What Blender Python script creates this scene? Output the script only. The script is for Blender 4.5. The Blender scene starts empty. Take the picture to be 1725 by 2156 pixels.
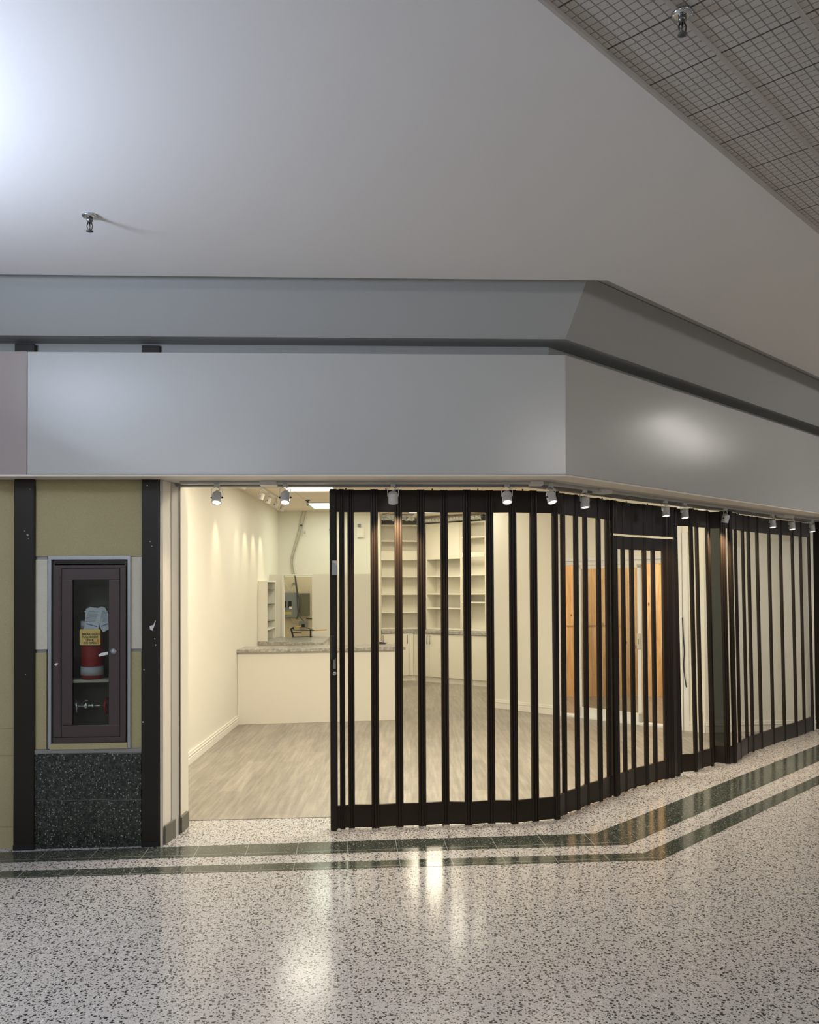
import bpy, math, random
from mathutils import Vector, Matrix
random.seed(7)
C = bpy.context.scene.collection
scene = bpy.context.scene

# ------------------------------------------------------------------ camera
F, CX, CAMH = 1780.0, 862.5, 1.75
PITCH, ROLL = math.radians(1.0), -0.0055
CY = 1230 - F * math.tan(PITCH)
fwd = Vector((0, math.cos(PITCH), math.sin(PITCH)))
r0 = Vector((1, 0, 0)); u0 = r0.cross(fwd)
rgt = r0 * math.cos(ROLL) + u0 * math.sin(ROLL)
upv = -r0 * math.sin(ROLL) + u0 * math.cos(ROLL)
CAM = Vector((0, 0, CAMH))
cam = bpy.data.cameras.new('camera'); co = bpy.data.objects.new('camera', cam); C.objects.link(co)
M4 = Matrix((rgt, upv, -fwd)).transposed().to_4x4(); M4.translation = CAM
co.matrix_world = M4
cam.sensor_fit = 'VERTICAL'; cam.sensor_height = 36.0
cam.lens = F / 2156 * 36.0
cam.shift_y = (CY - 1078) / 2156.0
cam.shift_x = -(CX - 862.5) / 2156.0
cam.clip_start = 0.05; cam.clip_end = 200
scene.camera = co

def ray(x, y): return fwd + rgt * ((x - CX) / F) - upv * ((y - CY) / F)
def at_z(x, y, z):
    d = ray(x, y); return CAM + d * ((z - CAMH) / d.z)
def at_y(x, y, Y):
    d = ray(x, y); return CAM + d * (Y / d.y)
def at_pl(x, y, A, B):
    n = Vector((-(B[1] - A[1]), B[0] - A[0])); d = ray(x, y)
    return CAM + d * ((n.x * A[0] + n.y * A[1]) / (n.x * d.x + n.y * d.y))

# ------------------------------------------------------------------ world, lights, exposure
scene.view_settings.view_transform = 'Standard'
scene.view_settings.look = 'None'
scene.view_settings.exposure = 0.0
scene.view_settings.gamma = 1.0
scene.view_settings.use_curve_mapping = False
w = bpy.data.worlds.new('world'); scene.world = w; w.use_nodes = True
w.node_tree.nodes['Background'].inputs[0].default_value = (1.0, 0.985, 0.96, 1)
w.node_tree.nodes['Background'].inputs[1].default_value = 0.33

def lamp(kind, loc, power, color, size=0.1, size_y=None, aim=None, spot=None, blend=0.6, name='lamp_light', parent=None):
    l = bpy.data.lights.new(name, kind); l.energy = power; l.color = color
    if kind == 'AREA':
        l.size = size
        if size_y: l.shape = 'RECTANGLE'; l.size_y = size_y
    else:
        l.shadow_soft_size = size
    if kind == 'SPOT': l.spot_size = spot; l.spot_blend = blend
    o = bpy.data.objects.new(name, l); C.objects.link(o); o.location = loc
    if aim is not None:
        o.rotation_euler = (Vector(aim) - Vector(loc)).to_track_quat('-Z', 'Y').to_euler()
    if parent: o.parent = parent
    return o

COOL = (0.72, 0.83, 1.0); WARM = (1.0, 0.80, 0.52); NEUT = (1.0, 0.93, 0.84)
# bright cool lamp under the mall ceiling to the left of the view
lamp('AREA', (-3.0, 2.75, 2.98), 125, (0.68, 0.79, 1.0), 0.6, aim=(-2.6, 2.75, 3.9), name='left_cool_light')
# mall ceiling luminaires behind and to the left of the camera
lamp('AREA', (-2.6, -1.2, 3.55), 68, (0.93, 0.97, 1.0), 2.4, 1.2, aim=(-2.2, 0.9, 0), name='mall_light')
lamp('AREA', (2.6, 0.5, 3.55), 55, (1.0, 0.93, 0.86), 1.2, 1.2, aim=(2.8, 3, 0), name='mall_light')
# row of downlights of the right corridor, mirrored in the glossy header
for q in ((5.0, 7.45), (5.7, 7.85), (6.4, 8.2), (7.2, 8.6)):
    lamp('AREA', (q[0], q[1], 3.56), 3.6, (1.0, 0.95, 0.88), 0.16, aim=(q[0] - 1.2, q[1], 0), name='corridor_light')
lamp('AREA', (7.5, 5.5, 3.5), 70, (0.97, 0.95, 0.95), 1.5, aim=(5.5, 6.5, 0), name='corridor_light')

# ------------------------------------------------------------------ materials
def mat(name, color=(0.5, 0.5, 0.5), rough=0.5, metal=0.0, spec=0.5, bump=None, emit=None, estr=0.0):
    m = bpy.data.materials.new(name); m.use_nodes = True
    nt = m.node_tree; b = nt.nodes['Principled BSDF']
    b.inputs['Base Color'].default_value = (*color, 1)
    b.inputs['Roughness'].default_value = rough
    b.inputs['Metallic'].default_value = metal
    b.inputs['Specular IOR Level'].default_value = spec
    if emit: b.inputs['Emission Color'].default_value = (*emit, 1); b.inputs['Emission Strength'].default_value = estr
    if bump:
        n = nt.nodes.new('ShaderNodeTexNoise'); n.inputs['Scale'].default_value = bump[0]; n.inputs['Detail'].default_value = 3
        g = nt.nodes.new('ShaderNodeNewGeometry'); nt.links.new(g.outputs['Position'], n.inputs['Vector'])
        bp = nt.nodes.new('ShaderNodeBump'); bp.inputs['Strength'].default_value = bump[1]; bp.inputs['Distance'].default_value = bump[2]
        nt.links.new(n.outputs[0], bp.inputs['Height']); nt.links.new(bp.outputs[0], b.inputs['Normal'])
    return m

class NT:
    def __init__(s, m): s.m = m; s.nt = m.node_tree; s.b = s.nt.nodes['Principled BSDF']
    def n(s, t, **kw):
        x = s.nt.nodes.new(t)
        for k, v in kw.items():
            if k.startswith('i_'):
                x.inputs[k[2:].replace('_', ' ')].default_value = v
            else: setattr(x, k, v)
        return x
    def l(s, a, b): s.nt.links.new(a, b)
    def pos(s, rot=0.0, loc=(0, 0, 0), scale=(1, 1, 1)):
        g = s.n('ShaderNodeNewGeometry'); mp = s.n('ShaderNodeMapping')
        mp.inputs['Rotation'].default_value = (0, 0, rot); mp.inputs['Location'].default_value = loc; mp.inputs['Scale'].default_value = scale
        s.l(g.outputs['Position'], mp.inputs['Vector']); return mp.outputs[0]
    def ramp(s, src, stops, interp='LINEAR'):
        r = s.n('ShaderNodeValToRGB'); r.color_ramp.interpolation = interp
        e = r.color_ramp.elements
        while len(e) < len(stops): e.new(0.5)
        for k, (p, c) in enumerate(stops): e[k].position = p; e[k].color = (*c, 1) if len(c) == 3 else c
        s.l(src, r.inputs[0]); return r.outputs[0]
    def mix(s, fac, a, b, mode='MIX'):
        x = s.n('ShaderNodeMix', data_type='RGBA', blend_type=mode)
        for sock, v in ((0, fac), (6, a), (7, b)):
            if isinstance(v, (int, float)): x.inputs[sock].default_value = v
            elif isinstance(v, tuple): x.inputs[sock].default_value = (*v, 1)
            else: s.l(v, x.inputs[sock])
        return x.outputs[2]
    def math(s, op, a, b=None):
        x = s.n('ShaderNodeMath', operation=op)
        for k, v in enumerate((a, b)):
            if v is None: continue
            if isinstance(v, (int, float)): x.inputs[k].default_value = v
            else: s.l(v, x.inputs[k])
        return x.outputs[0]

def chips(t, vec, scale, keep, thr, seed=0.0):
    """mask of irregular stone chips: voronoi cells kept at random, shrunk by a distance threshold"""
    mp = t.n('ShaderNodeMapping'); mp.inputs['Location'].default_value = (seed, seed * 1.7, 0); t.l(vec, mp.inputs['Vector'])
    nz = t.n('ShaderNodeTexNoise'); nz.inputs['Scale'].default_value = scale * 1.1; nz.inputs['Detail'].default_value = 2; t.l(mp.outputs[0], nz.inputs['Vector'])
    mx = t.mix(0.012, mp.outputs[0], nz.outputs['Color'], 'ADD')
    v = t.n('ShaderNodeTexVoronoi'); v.inputs['Scale'].default_value = scale; t.l(mx, v.inputs['Vector'])
    sc = t.n('ShaderNodeSeparateColor'); t.l(v.outputs['Color'], sc.inputs[0])
    k = t.math('LESS_THAN', sc.outputs[0], keep)
    rad = t.math('MULTIPLY', sc.outputs[1], thr * 0.6); rad = t.math('ADD', rad, thr * 0.55)
    d = t.math('LESS_THAN', v.outputs['Distance'], rad)
    return t.math('MULTIPLY', k, d)

def terrazzo(name, base, base2, dark, light, kd, kl, rough, joint, jmix):
    m = mat(name, base, rough); t = NT(m); p = t.pos(-0.075)
    nz = t.n('ShaderNodeTexNoise'); nz.inputs['Scale'].default_value = 55; nz.inputs['Detail'].default_value = 4; t.l(p, nz.inputs['Vector'])
    c = t.mix(t.ramp(nz.outputs[0], [(0.35, (0, 0, 0)), (0.65, (1, 1, 1))]), base, base2)
    c = t.mix(chips(t, p, 130, 0.45, 0.34, 3.1), c, tuple(x * 0.72 for x in base) if kd > 0.2 else light)
    c = t.mix(chips(t, p, 85, kl, 0.36, 9.2), c, light)
    c = t.mix(chips(t, p, 54, kd, 0.37, 5.3), c, dark)
    c = t.mix(chips(t, p, 88, kd, 0.37, 1.3), c, tuple(min(1, x * 1.6 + .01) for x in dark))
    br = t.n('ShaderNodeTexBrick', offset=0.0, squash=1.0)
    br.inputs['Scale'].default_value = 1; br.inputs['Brick Width'].default_value = 0.33; br.inputs['Row Height'].default_value = 0.33
    br.inputs['Mortar Size'].default_value = 0.0022; br.inputs['Mortar Smooth'].default_value = 0.2
    t.l(p, br.inputs['Vector'])
    c = t.mix(t.math('MULTIPLY', br.outputs['Fac'], jmix), c, joint)
    t.l(c, t.b.inputs['Base Color'])
    rn = t.n('ShaderNodeTexNoise'); rn.inputs['Scale'].default_value = 3; t.l(p, rn.inputs['Vector'])
    t.l(t.math('ADD', t.math('MULTIPLY', rn.outputs[0], 0.08), rough - 0.04), t.b.inputs['Roughness'])
    return m

MT = {}
MT['terrazzo'] = terrazzo('light_terrazzo', (0.485, 0.47, 0.455), (0.57, 0.555, 0.54), (0.03, 0.033, 0.037), (0.78, 0.77, 0.75), 0.74, 0.16, 0.17, (0.30, 0.28, 0.26), 0.35)
MT['dark_terrazzo'] = terrazzo('green_black_terrazzo', (0.035, 0.043, 0.036), (0.06, 0.07, 0.058), (0.012, 0.014, 0.013), (0.30, 0.32, 0.27), 0.15, 0.22, 0.14, (0.42, 0.42, 0.38), 0.8)
MT['dark_terrazzo_right'] = terrazzo('green_black_terrazzo_right', (0.035, 0.043, 0.036), (0.06, 0.07, 0.058), (0.012, 0.014, 0.013), (0.30, 0.32, 0.27), 0.15, 0.22, 0.14, (0.42, 0.42, 0.38), 0.12)
MT['granite'] = terrazzo('granite_tile', (0.012, 0.014, 0.014), (0.050, 0.058, 0.045), (0.003, 0.003, 0.004), (0.30, 0.34, 0.30), 0.45, 0.42, 0.22, (0.1, 0.1, 0.1), 0.0)
MT['white_paint'] = mat('header_paint', (0.50, 0.50, 0.475), 0.24, spec=0.5, bump=(9, 0.16, 0.004))
MT['taupe_paint'] = mat('taupe_paint', (0.36, 0.30, 0.28), 0.4, bump=(14, 0.1, 0.003))
MT['bulkhead'] = mat('bulkhead_paint', (0.375, 0.38, 0.365), 0.6)
MT['ceiling_paint'] = mat('ceiling_paint', (0.76, 0.745, 0.735), 0.85)
MT['soffit'] = mat('soffit_paint', (0.78, 0.72, 0.64), 0.6)
MT['soffit_grey'] = mat('soffit_grey_metal', (0.52, 0.51, 0.48), 0.45)
MT['wall'] = mat('store_wall_paint', (0.80, 0.775, 0.68), 0.6, bump=(60, 0.03, 0.001))
MT['counter_white'] = mat('counter_laminate', (0.78, 0.74, 0.65), 0.45)
MT['cab_white'] = mat('white_melamine', (0.80, 0.77, 0.67), 0.45)
MT['door_white'] = mat('white_door_frame', (0.80, 0.80, 0.78), 0.4)
MT['base_white'] = mat('white_baseboard', (0.84, 0.81, 0.73), 0.4)
MT['worktop'] = None
MT['bronze'] = mat('dark_bronze', (0.017, 0.0105, 0.006), 0.40, spec=0.30)
MT['post_brown'] = mat('brown_black_paint', (0.015, 0.012, 0.008), 0.45, spec=0.35)
MT['alu'] = mat('aluminium', (0.42, 0.44, 0.47), 0.35, metal=0.6)
MT['alu_dark'] = mat('grey_metal_track', (0.30, 0.30, 0.30), 0.4, metal=0.4)
MT['black'] = mat('black_plastic', (0.008, 0.008, 0.010), 0.4)
MT['grey_base'] = mat('grey_vinyl_base', (0.13, 0.13, 0.11), 0.5)
MT['chrome'] = mat('chrome', (0.62, 0.64, 0.66), 0.18, metal=1.0)
MT['dark_chrome'] = mat('dark_chrome', (0.16, 0.16, 0.16), 0.25, metal=0.9)
MT['spot_grey'] = mat('grey_lamp_housing', (0.62, 0.62, 0.62), 0.38, metal=0.3)
MT['spot_white'] = mat('white_lamp_housing', (0.74, 0.72, 0.68), 0.4)
MT['lens'] = mat('lit_lens', (1, 1, 1), 0.3, emit=(1.0, 0.95, 0.85), estr=5.0)
MT['lens_dim'] = mat('frosted_lens', (0.9, 0.9, 0.88), 0.3, emit=(1.0, 0.93, 0.82), estr=1.1)
MT['tube_white'] = mat('lit_diffuser_warm', (1, 1, 1), 0.5, emit=(1.0, 0.97, 0.90), estr=1.9)
MT['tube_cool'] = mat('lit_diffuser_cool', (1, 1, 1), 0.5, emit=(0.62, 1.0, 0.93), estr=1.3)
MT['maroon'] = mat('maroon_steel', (0.062, 0.042, 0.041), 0.42)
MT['maroon_dark'] = mat('maroon_groove', (0.02, 0.014, 0.014), 0.6)
MT['cab_inside'] = mat('cabinet_inside', (0.09, 0.09, 0.07), 0.6)
MT['shelf_metal'] = mat('cabinet_shelf', (0.55, 0.54, 0.46), 0.5)
MT['red'] = mat('red_enamel', (0.32, 0.008, 0.014), 0.25)
MT['silver_label'] = mat('silver_label', (0.55, 0.57, 0.60), 0.4)
MT['paper'] = mat('tag_paper', (0.68, 0.72, 0.78), 0.7)
MT['blue'] = mat('blue_print', (0.05, 0.13, 0.40), 0.6)
MT['grey_print'] = mat('grey_print', (0.20, 0.22, 0.27), 0.6)
MT['sign_yellow'] = mat('gold_sign_plate', (0.46, 0.36, 0.11), 0.45)
MT['orange_print'] = mat('orange_mark', (0.45, 0.16, 0.03), 0.5)
MT['sticker'] = mat('white_sticker', (0.75, 0.72, 0.72), 0.6)
MT['pink'] = mat('pink_paper', (0.72, 0.55, 0.53), 0.7)
MT['panel_grey'] = mat('grey_electrical_box', (0.20, 0.215, 0.21), 0.45)
MT['panel_olive'] = mat('olive_grey_box', (0.115, 0.115, 0.075), 0.5)
MT['cable_dark'] = mat('dark_cable', (0.06, 0.06, 0.05), 0.5)
MT['cable_cream'] = mat('painted_cable', (0.52, 0.50, 0.41), 0.6)
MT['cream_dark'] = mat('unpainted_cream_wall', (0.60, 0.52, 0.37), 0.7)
MT['yellow'] = mat('yellow_enamel', (0.62, 0.42, 0.02), 0.4)
MT['orange'] = mat('orange_handle', (0.62, 0.30, 0.04), 0.4)
MT['foil'] = mat('silver_foil', (0.62, 0.64, 0.64), 0.28, metal=0.85, bump=(45, 0.9, 0.02))
MT['plastic_clear'] = None

def glass(name, tint, gl=1.0, rough=0.02, ior=1.45):
    m = bpy.data.materials.new(name); m.use_nodes = True; nt = m.node_tree; nt.nodes.clear()
    o = nt.nodes.new('ShaderNodeOutputMaterial'); mx = nt.nodes.new('ShaderNodeMixShader')
    tr = nt.nodes.new('ShaderNodeBsdfTransparent'); tr.inputs[0].default_value = (*tint, 1)
    g = nt.nodes.new('ShaderNodeBsdfGlossy'); g.inputs['Roughness'].default_value = rough
    fr = nt.nodes.new('ShaderNodeFresnel'); fr.inputs[0].default_value = ior
    ml = nt.nodes.new('ShaderNodeMath'); ml.operation = 'MULTIPLY'; ml.inputs[1].default_value = gl
    nt.links.new(fr.outputs[0], ml.inputs[0]); nt.links.new(ml.outputs[0], mx.inputs[0])
    nt.links.new(tr.outputs[0], mx.inputs[1]); nt.links.new(g.outputs[0], mx.inputs[2]); nt.links.new(mx.outputs[0], o.inputs[0])
    return m
MT['pane'] = glass('clear_polycarbonate', (0.97, 0.97, 0.95), 1.0, 0.05)
MT['dark_pane'] = glass('dark_reflection_pane', (0.10, 0.11, 0.10), 1.2, 0.12)  # clear pane whose dark reflection is put into the tint
MT['glass'] = glass('door_glass', (0.80, 0.80, 0.76), 1.0, 0.02)
MT['cab_glass'] = glass('cabinet_glass', (0.88, 0.9, 0.88), 0.7, 0.02)
MT['shelf_glass'] = glass('shelf_glass', (0.55, 0.66, 0.62), 1.0, 0.05)

def wall_fabric():
    m = mat('olive_wall_fabric', (0.36, 0.31, 0.16), 0.85); t = NT(m); p = t.pos()
    n = t.n('ShaderNodeTexNoise'); n.inputs['Scale'].default_value = 240; n.inputs['Detail'].default_value = 2; t.l(p, n.inputs['Vector'])
    n2 = t.n('ShaderNodeTexNoise'); n2.inputs['Scale'].default_value = 5; t.l(p, n2.inputs['Vector'])
    c = t.mix(t.ramp(n.outputs[0], [(0.3, (0, 0, 0)), (0.7, (1, 1, 1))]), (0.37, 0.32, 0.17), (0.48, 0.42, 0.235))
    c = t.mix(t.math('MULTIPLY', n2.outputs[0], 0.25), c, (0.30, 0.25, 0.12))
    t.l(c, t.b.inputs['Base Color'])
    bp = t.n('ShaderNodeBump'); bp.inputs['Strength'].default_value = 0.3; bp.inputs['Distance'].default_value = 0.002
    t.l(n.outputs[0], bp.inputs['Height']); t.l(bp.outputs[0], t.b.inputs['Normal']); return m
MT['fabric'] = wall_fabric()
def stucco():
    m = mat('cream_textured_panel', (0.52, 0.47, 0.36), 0.85); t = NT(m); p = t.pos()
    n = t.n('ShaderNodeTexNoise'); n.inputs['Scale'].default_value = 160; n.inputs['Detail'].default_value = 3; t.l(p, n.inputs['Vector'])
    c = t.mix(n.outputs[0], (0.52, 0.485, 0.38), (0.72, 0.68, 0.55)); t.l(c, t.b.inputs['Base Color'])
    bp = t.n('ShaderNodeBump'); bp.inputs['Strength'].default_value = 0.5; bp.inputs['Distance'].default_value = 0.003
    t.l(n.outputs[0], bp.inputs['Height']); t.l(bp.outputs[0], t.b.inputs['Normal']); return m
MT['stucco'] = stucco()

def vinyl():
    m = mat('grey_oak_vinyl', (0.42, 0.38, 0.31), 0.34); t = NT(m); p = t.pos(math.pi / 2)
    br = t.n('ShaderNodeTexBrick', offset=0.37, squash=1.0)
    for k, v in (('Scale', 1), ('Brick Width', 1.2), ('Row Height', 0.18), ('Mortar Size', 0.0012), ('Mortar Smooth', 0.1), ('Bias', 0.0)): br.inputs[k].default_value = v
    br.inputs['Color1'].default_value = (0, 0, 0, 1); br.inputs['Color2'].default_value = (1, 1, 1, 1); br.inputs['Mortar'].default_value = (0.3, 0.3, 0.3, 1)
    t.l(p, br.inputs['Vector'])
    st = t.pos(0, scale=(16, 1.1, 1)); n = t.n('ShaderNodeTexNoise'); n.inputs['Scale'].default_value = 1.6; n.inputs['Detail'].default_value = 6; n.inputs['Roughness'].default_value = 0.65; t.l(st, n.inputs['Vector'])
    c = t.mix(br.outputs['Color'], (0.19, 0.172, 0.145), (0.37, 0.335, 0.28))
    g = t.ramp(n.outputs[0], [(0.38, (0.20, 0.182, 0.153)), (0.52, (0.315, 0.285, 0.24)), (0.66, (0.46, 0.42, 0.355))])
    c = t.mix(0.55, c, g)
    sw = t.pos(0, scale=(0.6, 9, 1)); n3 = t.n('ShaderNodeTexNoise'); n3.inputs['Scale'].default_value = 6; n3.inputs['Detail'].default_value = 3; t.l(sw, n3.inputs['Vector'])
    c = t.mix(t.ramp(n3.outputs[0], [(0.60, (0, 0, 0)), (0.80, (0.35, 0.35, 0.35))]), c, (0.62, 0.58, 0.50))
    c = t.mix(t.math('MULTIPLY', br.outputs['Fac'], 0.35), c, (0.22, 0.20, 0.17))
    t.l(c, t.b.inputs['Base Color']); return m
MT['vinyl'] = vinyl()

def stone_top():
    m = mat('grey_speckled_worktop', (0.42, 0.41, 0.37), 0.3); t = NT(m); p = t.pos()
    n = t.n('ShaderNodeTexNoise'); n.inputs['Scale'].default_value = 30; n.inputs['Detail'].default_value = 6; t.l(p, n.inputs['Vector'])
    c = t.ramp(n.outputs[0], [(0.35, (0.26, 0.25, 0.225)), (0.55, (0.40, 0.39, 0.35)), (0.72, (0.60, 0.58, 0.53))]); t.l(c, t.b.inputs['Base Color']); return m
MT['worktop'] = stone_top()

def pine():
    m = mat('knotty_pine', (0.5, 0.25, 0.07), 0.4); t = NT(m); p = t.pos()
    st = t.pos(0, scale=(9, 9, 0.9)); n = t.n('ShaderNodeTexNoise'); n.inputs['Scale'].default_value = 2.0; n.inputs['Detail'].default_value = 5; n.inputs['Distortion'].default_value = 1.0; t.l(st, n.inputs['Vector'])
    c = t.ramp(n.outputs[0], [(0.3, (0.58, 0.35, 0.14)), (0.5, (0.72, 0.48, 0.23)), (0.7, (0.82, 0.61, 0.35))])
    kn = t.pos(0, scale=(5, 5, 2.2)); v = t.n('ShaderNodeTexVoronoi'); v.inputs['Scale'].default_value = 1.0; t.l(kn, v.inputs['Vector'])
    c = t.mix(t.ramp(v.outputs['Distance'], [(0.05, (1, 1, 1)), (0.09, (0, 0, 0))]), c, (0.22, 0.08, 0.02))
    sx = t.n('ShaderNodeSeparateXYZ'); t.l(p, sx.inputs[0])
    fx = t.math('FRACT', t.math('DIVIDE', sx.outputs[0], 0.14)); ln = t.math('LESS_THAN', fx, 0.035)
    c = t.mix(t.math('MULTIPLY', ln, 0.6), c, (0.20, 0.08, 0.02)); t.l(c, t.b.inputs['Base Color']); return m
MT['pine'] = pine()

GA = math.atan2(4.535 - 2.694, 2.223 - 0.427)     # direction of the gridded ceiling edge
def grid_ceiling():
    m = mat('scored_ceiling_tile', (0.40, 0.38, 0.36), 0.9); t = NT(m); p = t.pos(-GA, loc=(-(0.715 * math.cos(GA) + 2.964 * math.sin(GA)) % 0.3048, (0.427 * math.sin(GA) - 2.694 * math.cos(GA)) % 0.036, 0))
    br = t.n('ShaderNodeTexBrick', offset=0.0, squash=1.0)
    for k, v in (('Scale', 1), ('Brick Width', 0.0381), ('Row Height', 0.036), ('Mortar Size', 0.0024), ('Mortar Smooth', 0.1)): br.inputs[k].default_value = v
    t.l(p, br.inputs['Vector'])
    b2 = t.n('ShaderNodeTexBrick', offset=0.0, squash=1.0)
    for k, v in (('Scale', 1), ('Brick Width', 0.3048), ('Row Height', 50.0), ('Mortar Size', 0.0042), ('Mortar Smooth', 0.1)): b2.inputs[k].default_value = v
    t.l(p, b2.inputs['Vector'])
    v = t.n('ShaderNodeTexVoronoi'); v.inputs['Scale'].default_value = 85; t.l(p, v.inputs['Vector'])
    n = t.n('ShaderNodeTexNoise'); n.inputs['Scale'].default_value = 9; n.inputs['Detail'].default_value = 4; t.l(p, n.inputs['Vector'])
    c = t.mix(n.outputs[0], (0.49, 0.465, 0.435), (0.60, 0.57, 0.535))
    c = t.mix(t.ramp(v.outputs['Distance'], [(0.10, (0.75, 0.75, 0.75)), (0.16, (0, 0, 0))]), c, (0.13, 0.12, 0.11))
    c = t.mix(t.math('MULTIPLY', br.outputs['Fac'], 0.72), c, (0.10, 0.085, 0.08))
    c = t.mix(b2.outputs['Fac'], c, (0.08, 0.07, 0.065))
    t.l(c, t.b.inputs['Base Color']); return m
MT['grid'] = grid_ceiling()
MT['grid_bar'] = mat('ceiling_grid_bar', (0.46, 0.43, 0.40), 0.6)
def store_ceiling():
    m = mat('store_ceiling_tile', (0.78, 0.70, 0.60), 0.85); t = NT(m); p = t.pos(0.0, loc=(0.28, 0.1, 0))
    br = t.n('ShaderNodeTexBrick', offset=0.0, squash=1.0)
    for k, v in (('Scale', 1), ('Brick Width', 1.22), ('Row Height', 0.61), ('Mortar Size', 0.008), ('Mortar Smooth', 0.3)): br.inputs[k].default_value = v
    t.l(p, br.inputs['Vector'])
    c = t.mix(t.math('MULTIPLY', br.outputs['Fac'], 0.6), (0.80, 0.70, 0.58), (0.50, 0.42, 0.33)); t.l(c, t.b.inputs['Base Color']); return m
MT['store_ceiling'] = store_ceiling()

# ------------------------------------------------------------------ mesh helpers
class MB:
    def __init__(s): s.v = []; s.f = []; s.smooth = False
    def poly(s, pts, faces):
        o = len(s.v); s.v += [Vector(p) for p in pts]; s.f += [[i + o for i in f] for f in faces]; return s
    def prism(s, pl, z0, z1, sh=(0, 0)):
        n = len(pl)
        ar = sum(pl[i][0] * pl[(i + 1) % n][1] - pl[(i + 1) % n][0] * pl[i][1] for i in range(n))
        if ar < 0: pl = list(reversed(pl))
        a = [(p[0], p[1], z0) for p in pl]; b = [(p[0] + sh[0], p[1] + sh[1], z1) for p in pl]
        return s.poly(a + b, [list(range(n))[::-1], list(range(n, 2 * n))] + [[i, (i + 1) % n, n + (i + 1) % n, n + i] for i in range(n)])
    def box(s, x0, x1, y0, y1, z0, z1): return s.prism([(x0, y0), (x1, y0), (x1, y1), (x0, y1)], z0, z1)
    def slab(s, A, B, t0, t1, z0, z1, sh=(0, 0)):
        """vertical board along A->B; t0..t1 are offsets to the far side (away from the viewer)"""
        A = Vector(A[:2]); B = Vector(B[:2]); d = (B - A).normalized(); n = Vector((-d.y, d.x))
        return s.prism([A + n * t0, B + n * t0, B + n * t1, A + n * t1], z0, z1, sh)
    def cyl(s, p0, p1, r0, r1=None, n=16, cap=True):
        r1 = r0 if r1 is None else r1; p0 = Vector(p0); p1 = Vector(p1); d = (p1 - p0).normalized()
        a = d.orthogonal().normalized(); b = d.cross(a); V = []
        for p, r in ((p0, r0), (p1, r1)):
            for k in range(n):
                t = 2 * math.pi * k / n; V.append(p + a * (r * math.cos(t)) + b * (r * math.sin(t)))
        fs = [[k, (k + 1) % n, n + (k + 1) % n, n + k] for k in range(n)]
        if cap: fs += [list(range(n))[::-1], list(range(n, 2 * n))]
        return s.poly(V, fs)
    def lathe(s, c, prof, axis=(0, 0, 1), n=24):
        """prof: list of (radius, height along axis)"""
        c = Vector(c); d = Vector(axis).normalized(); a = d.orthogonal().normalized(); b = d.cross(a); V = []; m = len(prof)
        for r, h in prof:
            for k in range(n):
                t = 2 * math.pi * k / n; V.append(c + d * h + a * (r * math.cos(t)) + b * (r * math.sin(t)))
        fs = [[j * n + k, j * n + (k + 1) % n, (j + 1) * n + (k + 1) % n, (j + 1) * n + k] for j in range(m - 1) for k in range(n)]
        fs += [list(range(n))[::-1], list(range((m - 1) * n, m * n))]
        return s.poly(V, fs)
    def tube(s, pts, r, n=8):
        pts = [Vector(p) for p in pts]; V = []; m = len(pts)
        t0 = (pts[1] - pts[0]).normalized(); a = t0.orthogonal().normalized()
        for i, p in enumerate(pts):
            t = (pts[min(i + 1, m - 1)] - pts[max(i - 1, 0)]).normalized()
            a = (a - t * a.dot(t)).normalized(); b = t.cross(a)
            for k in range(n):
                q = 2 * math.pi * k / n; V.append(p + a * (r * math.cos(q)) + b * (r * math.sin(q)))
        fs = [[j * n + k, j * n + (k + 1) % n, (j + 1) * n + (k + 1) % n, (j + 1) * n + k] for j in range(m - 1) for k in range(n)]
        fs += [list(range(n))[::-1], list(range((m - 1) * n, m * n))]
        return s.poly(V, fs)
    def build(s, name, m, parent=None, bevel=0.0, smooth=False, label=None):
        org = Vector((0, 0, 0)); q = parent
        while q is not None: org += q.location; q = q.parent
        me = bpy.data.meshes.new(name); me.from_pydata([tuple(v - org) for v in s.v], [], s.f); me.update()
        me.materials.append(m if not isinstance(m, str) else MT[m])
        if smooth:
            me.polygons.foreach_set('use_smooth', [len(p.vertices) == 4 for p in me.polygons])
        o = bpy.data.objects.new(name, me); C.objects.link(o)
        if parent: o.parent = parent
        if bevel:
            b = o.modifiers.new('bevel', 'BEVEL'); b.width = bevel; b.segments = 2; b.limit_method = 'ANGLE'; b.angle_limit = math.radians(40)
        if label: o['label'] = label
        return o

def curve_pts(P, n=8):
    """Catmull-Rom through the points"""
    P = [Vector(p) for p in P]; Q = [P[0]] + P + [P[-1]]; out = []
    for i in range(1, len(Q) - 2):
        for k in range(n):
            t = k / n; a, b, c, d = Q[i - 1], Q[i], Q[i + 1], Q[i + 2]
            out.append(0.5 * ((2 * b) + (c - a) * t + (2 * a - 5 * b + 4 * c - d) * t * t + (3 * b - a - 3 * c + d) * t ** 3))
    return out + [P[-1]]

def thing(name, label, cat, loc=(0, 0, 0), group=None):
    o = bpy.data.objects.new(name, None); C.objects.link(o); o.location = loc; o.empty_display_size = 0.1
    o['label'] = label; o['category'] = cat
    if group: o['group'] = group
    return o
def tag(o, label, cat, group=None):
    o['label'] = label; o['category'] = cat
    if group: o['group'] = group
    return o
def struct(o, label=None):
    o['kind'] = 'structure'
    if label: o['label'] = label
    return o
def copy_tree(o, parent=None):
    c = o.copy(); C.objects.link(c)
    if parent: c.parent = parent
    for ch in list(o.children): copy_tree(ch, c)
    return c

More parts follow.
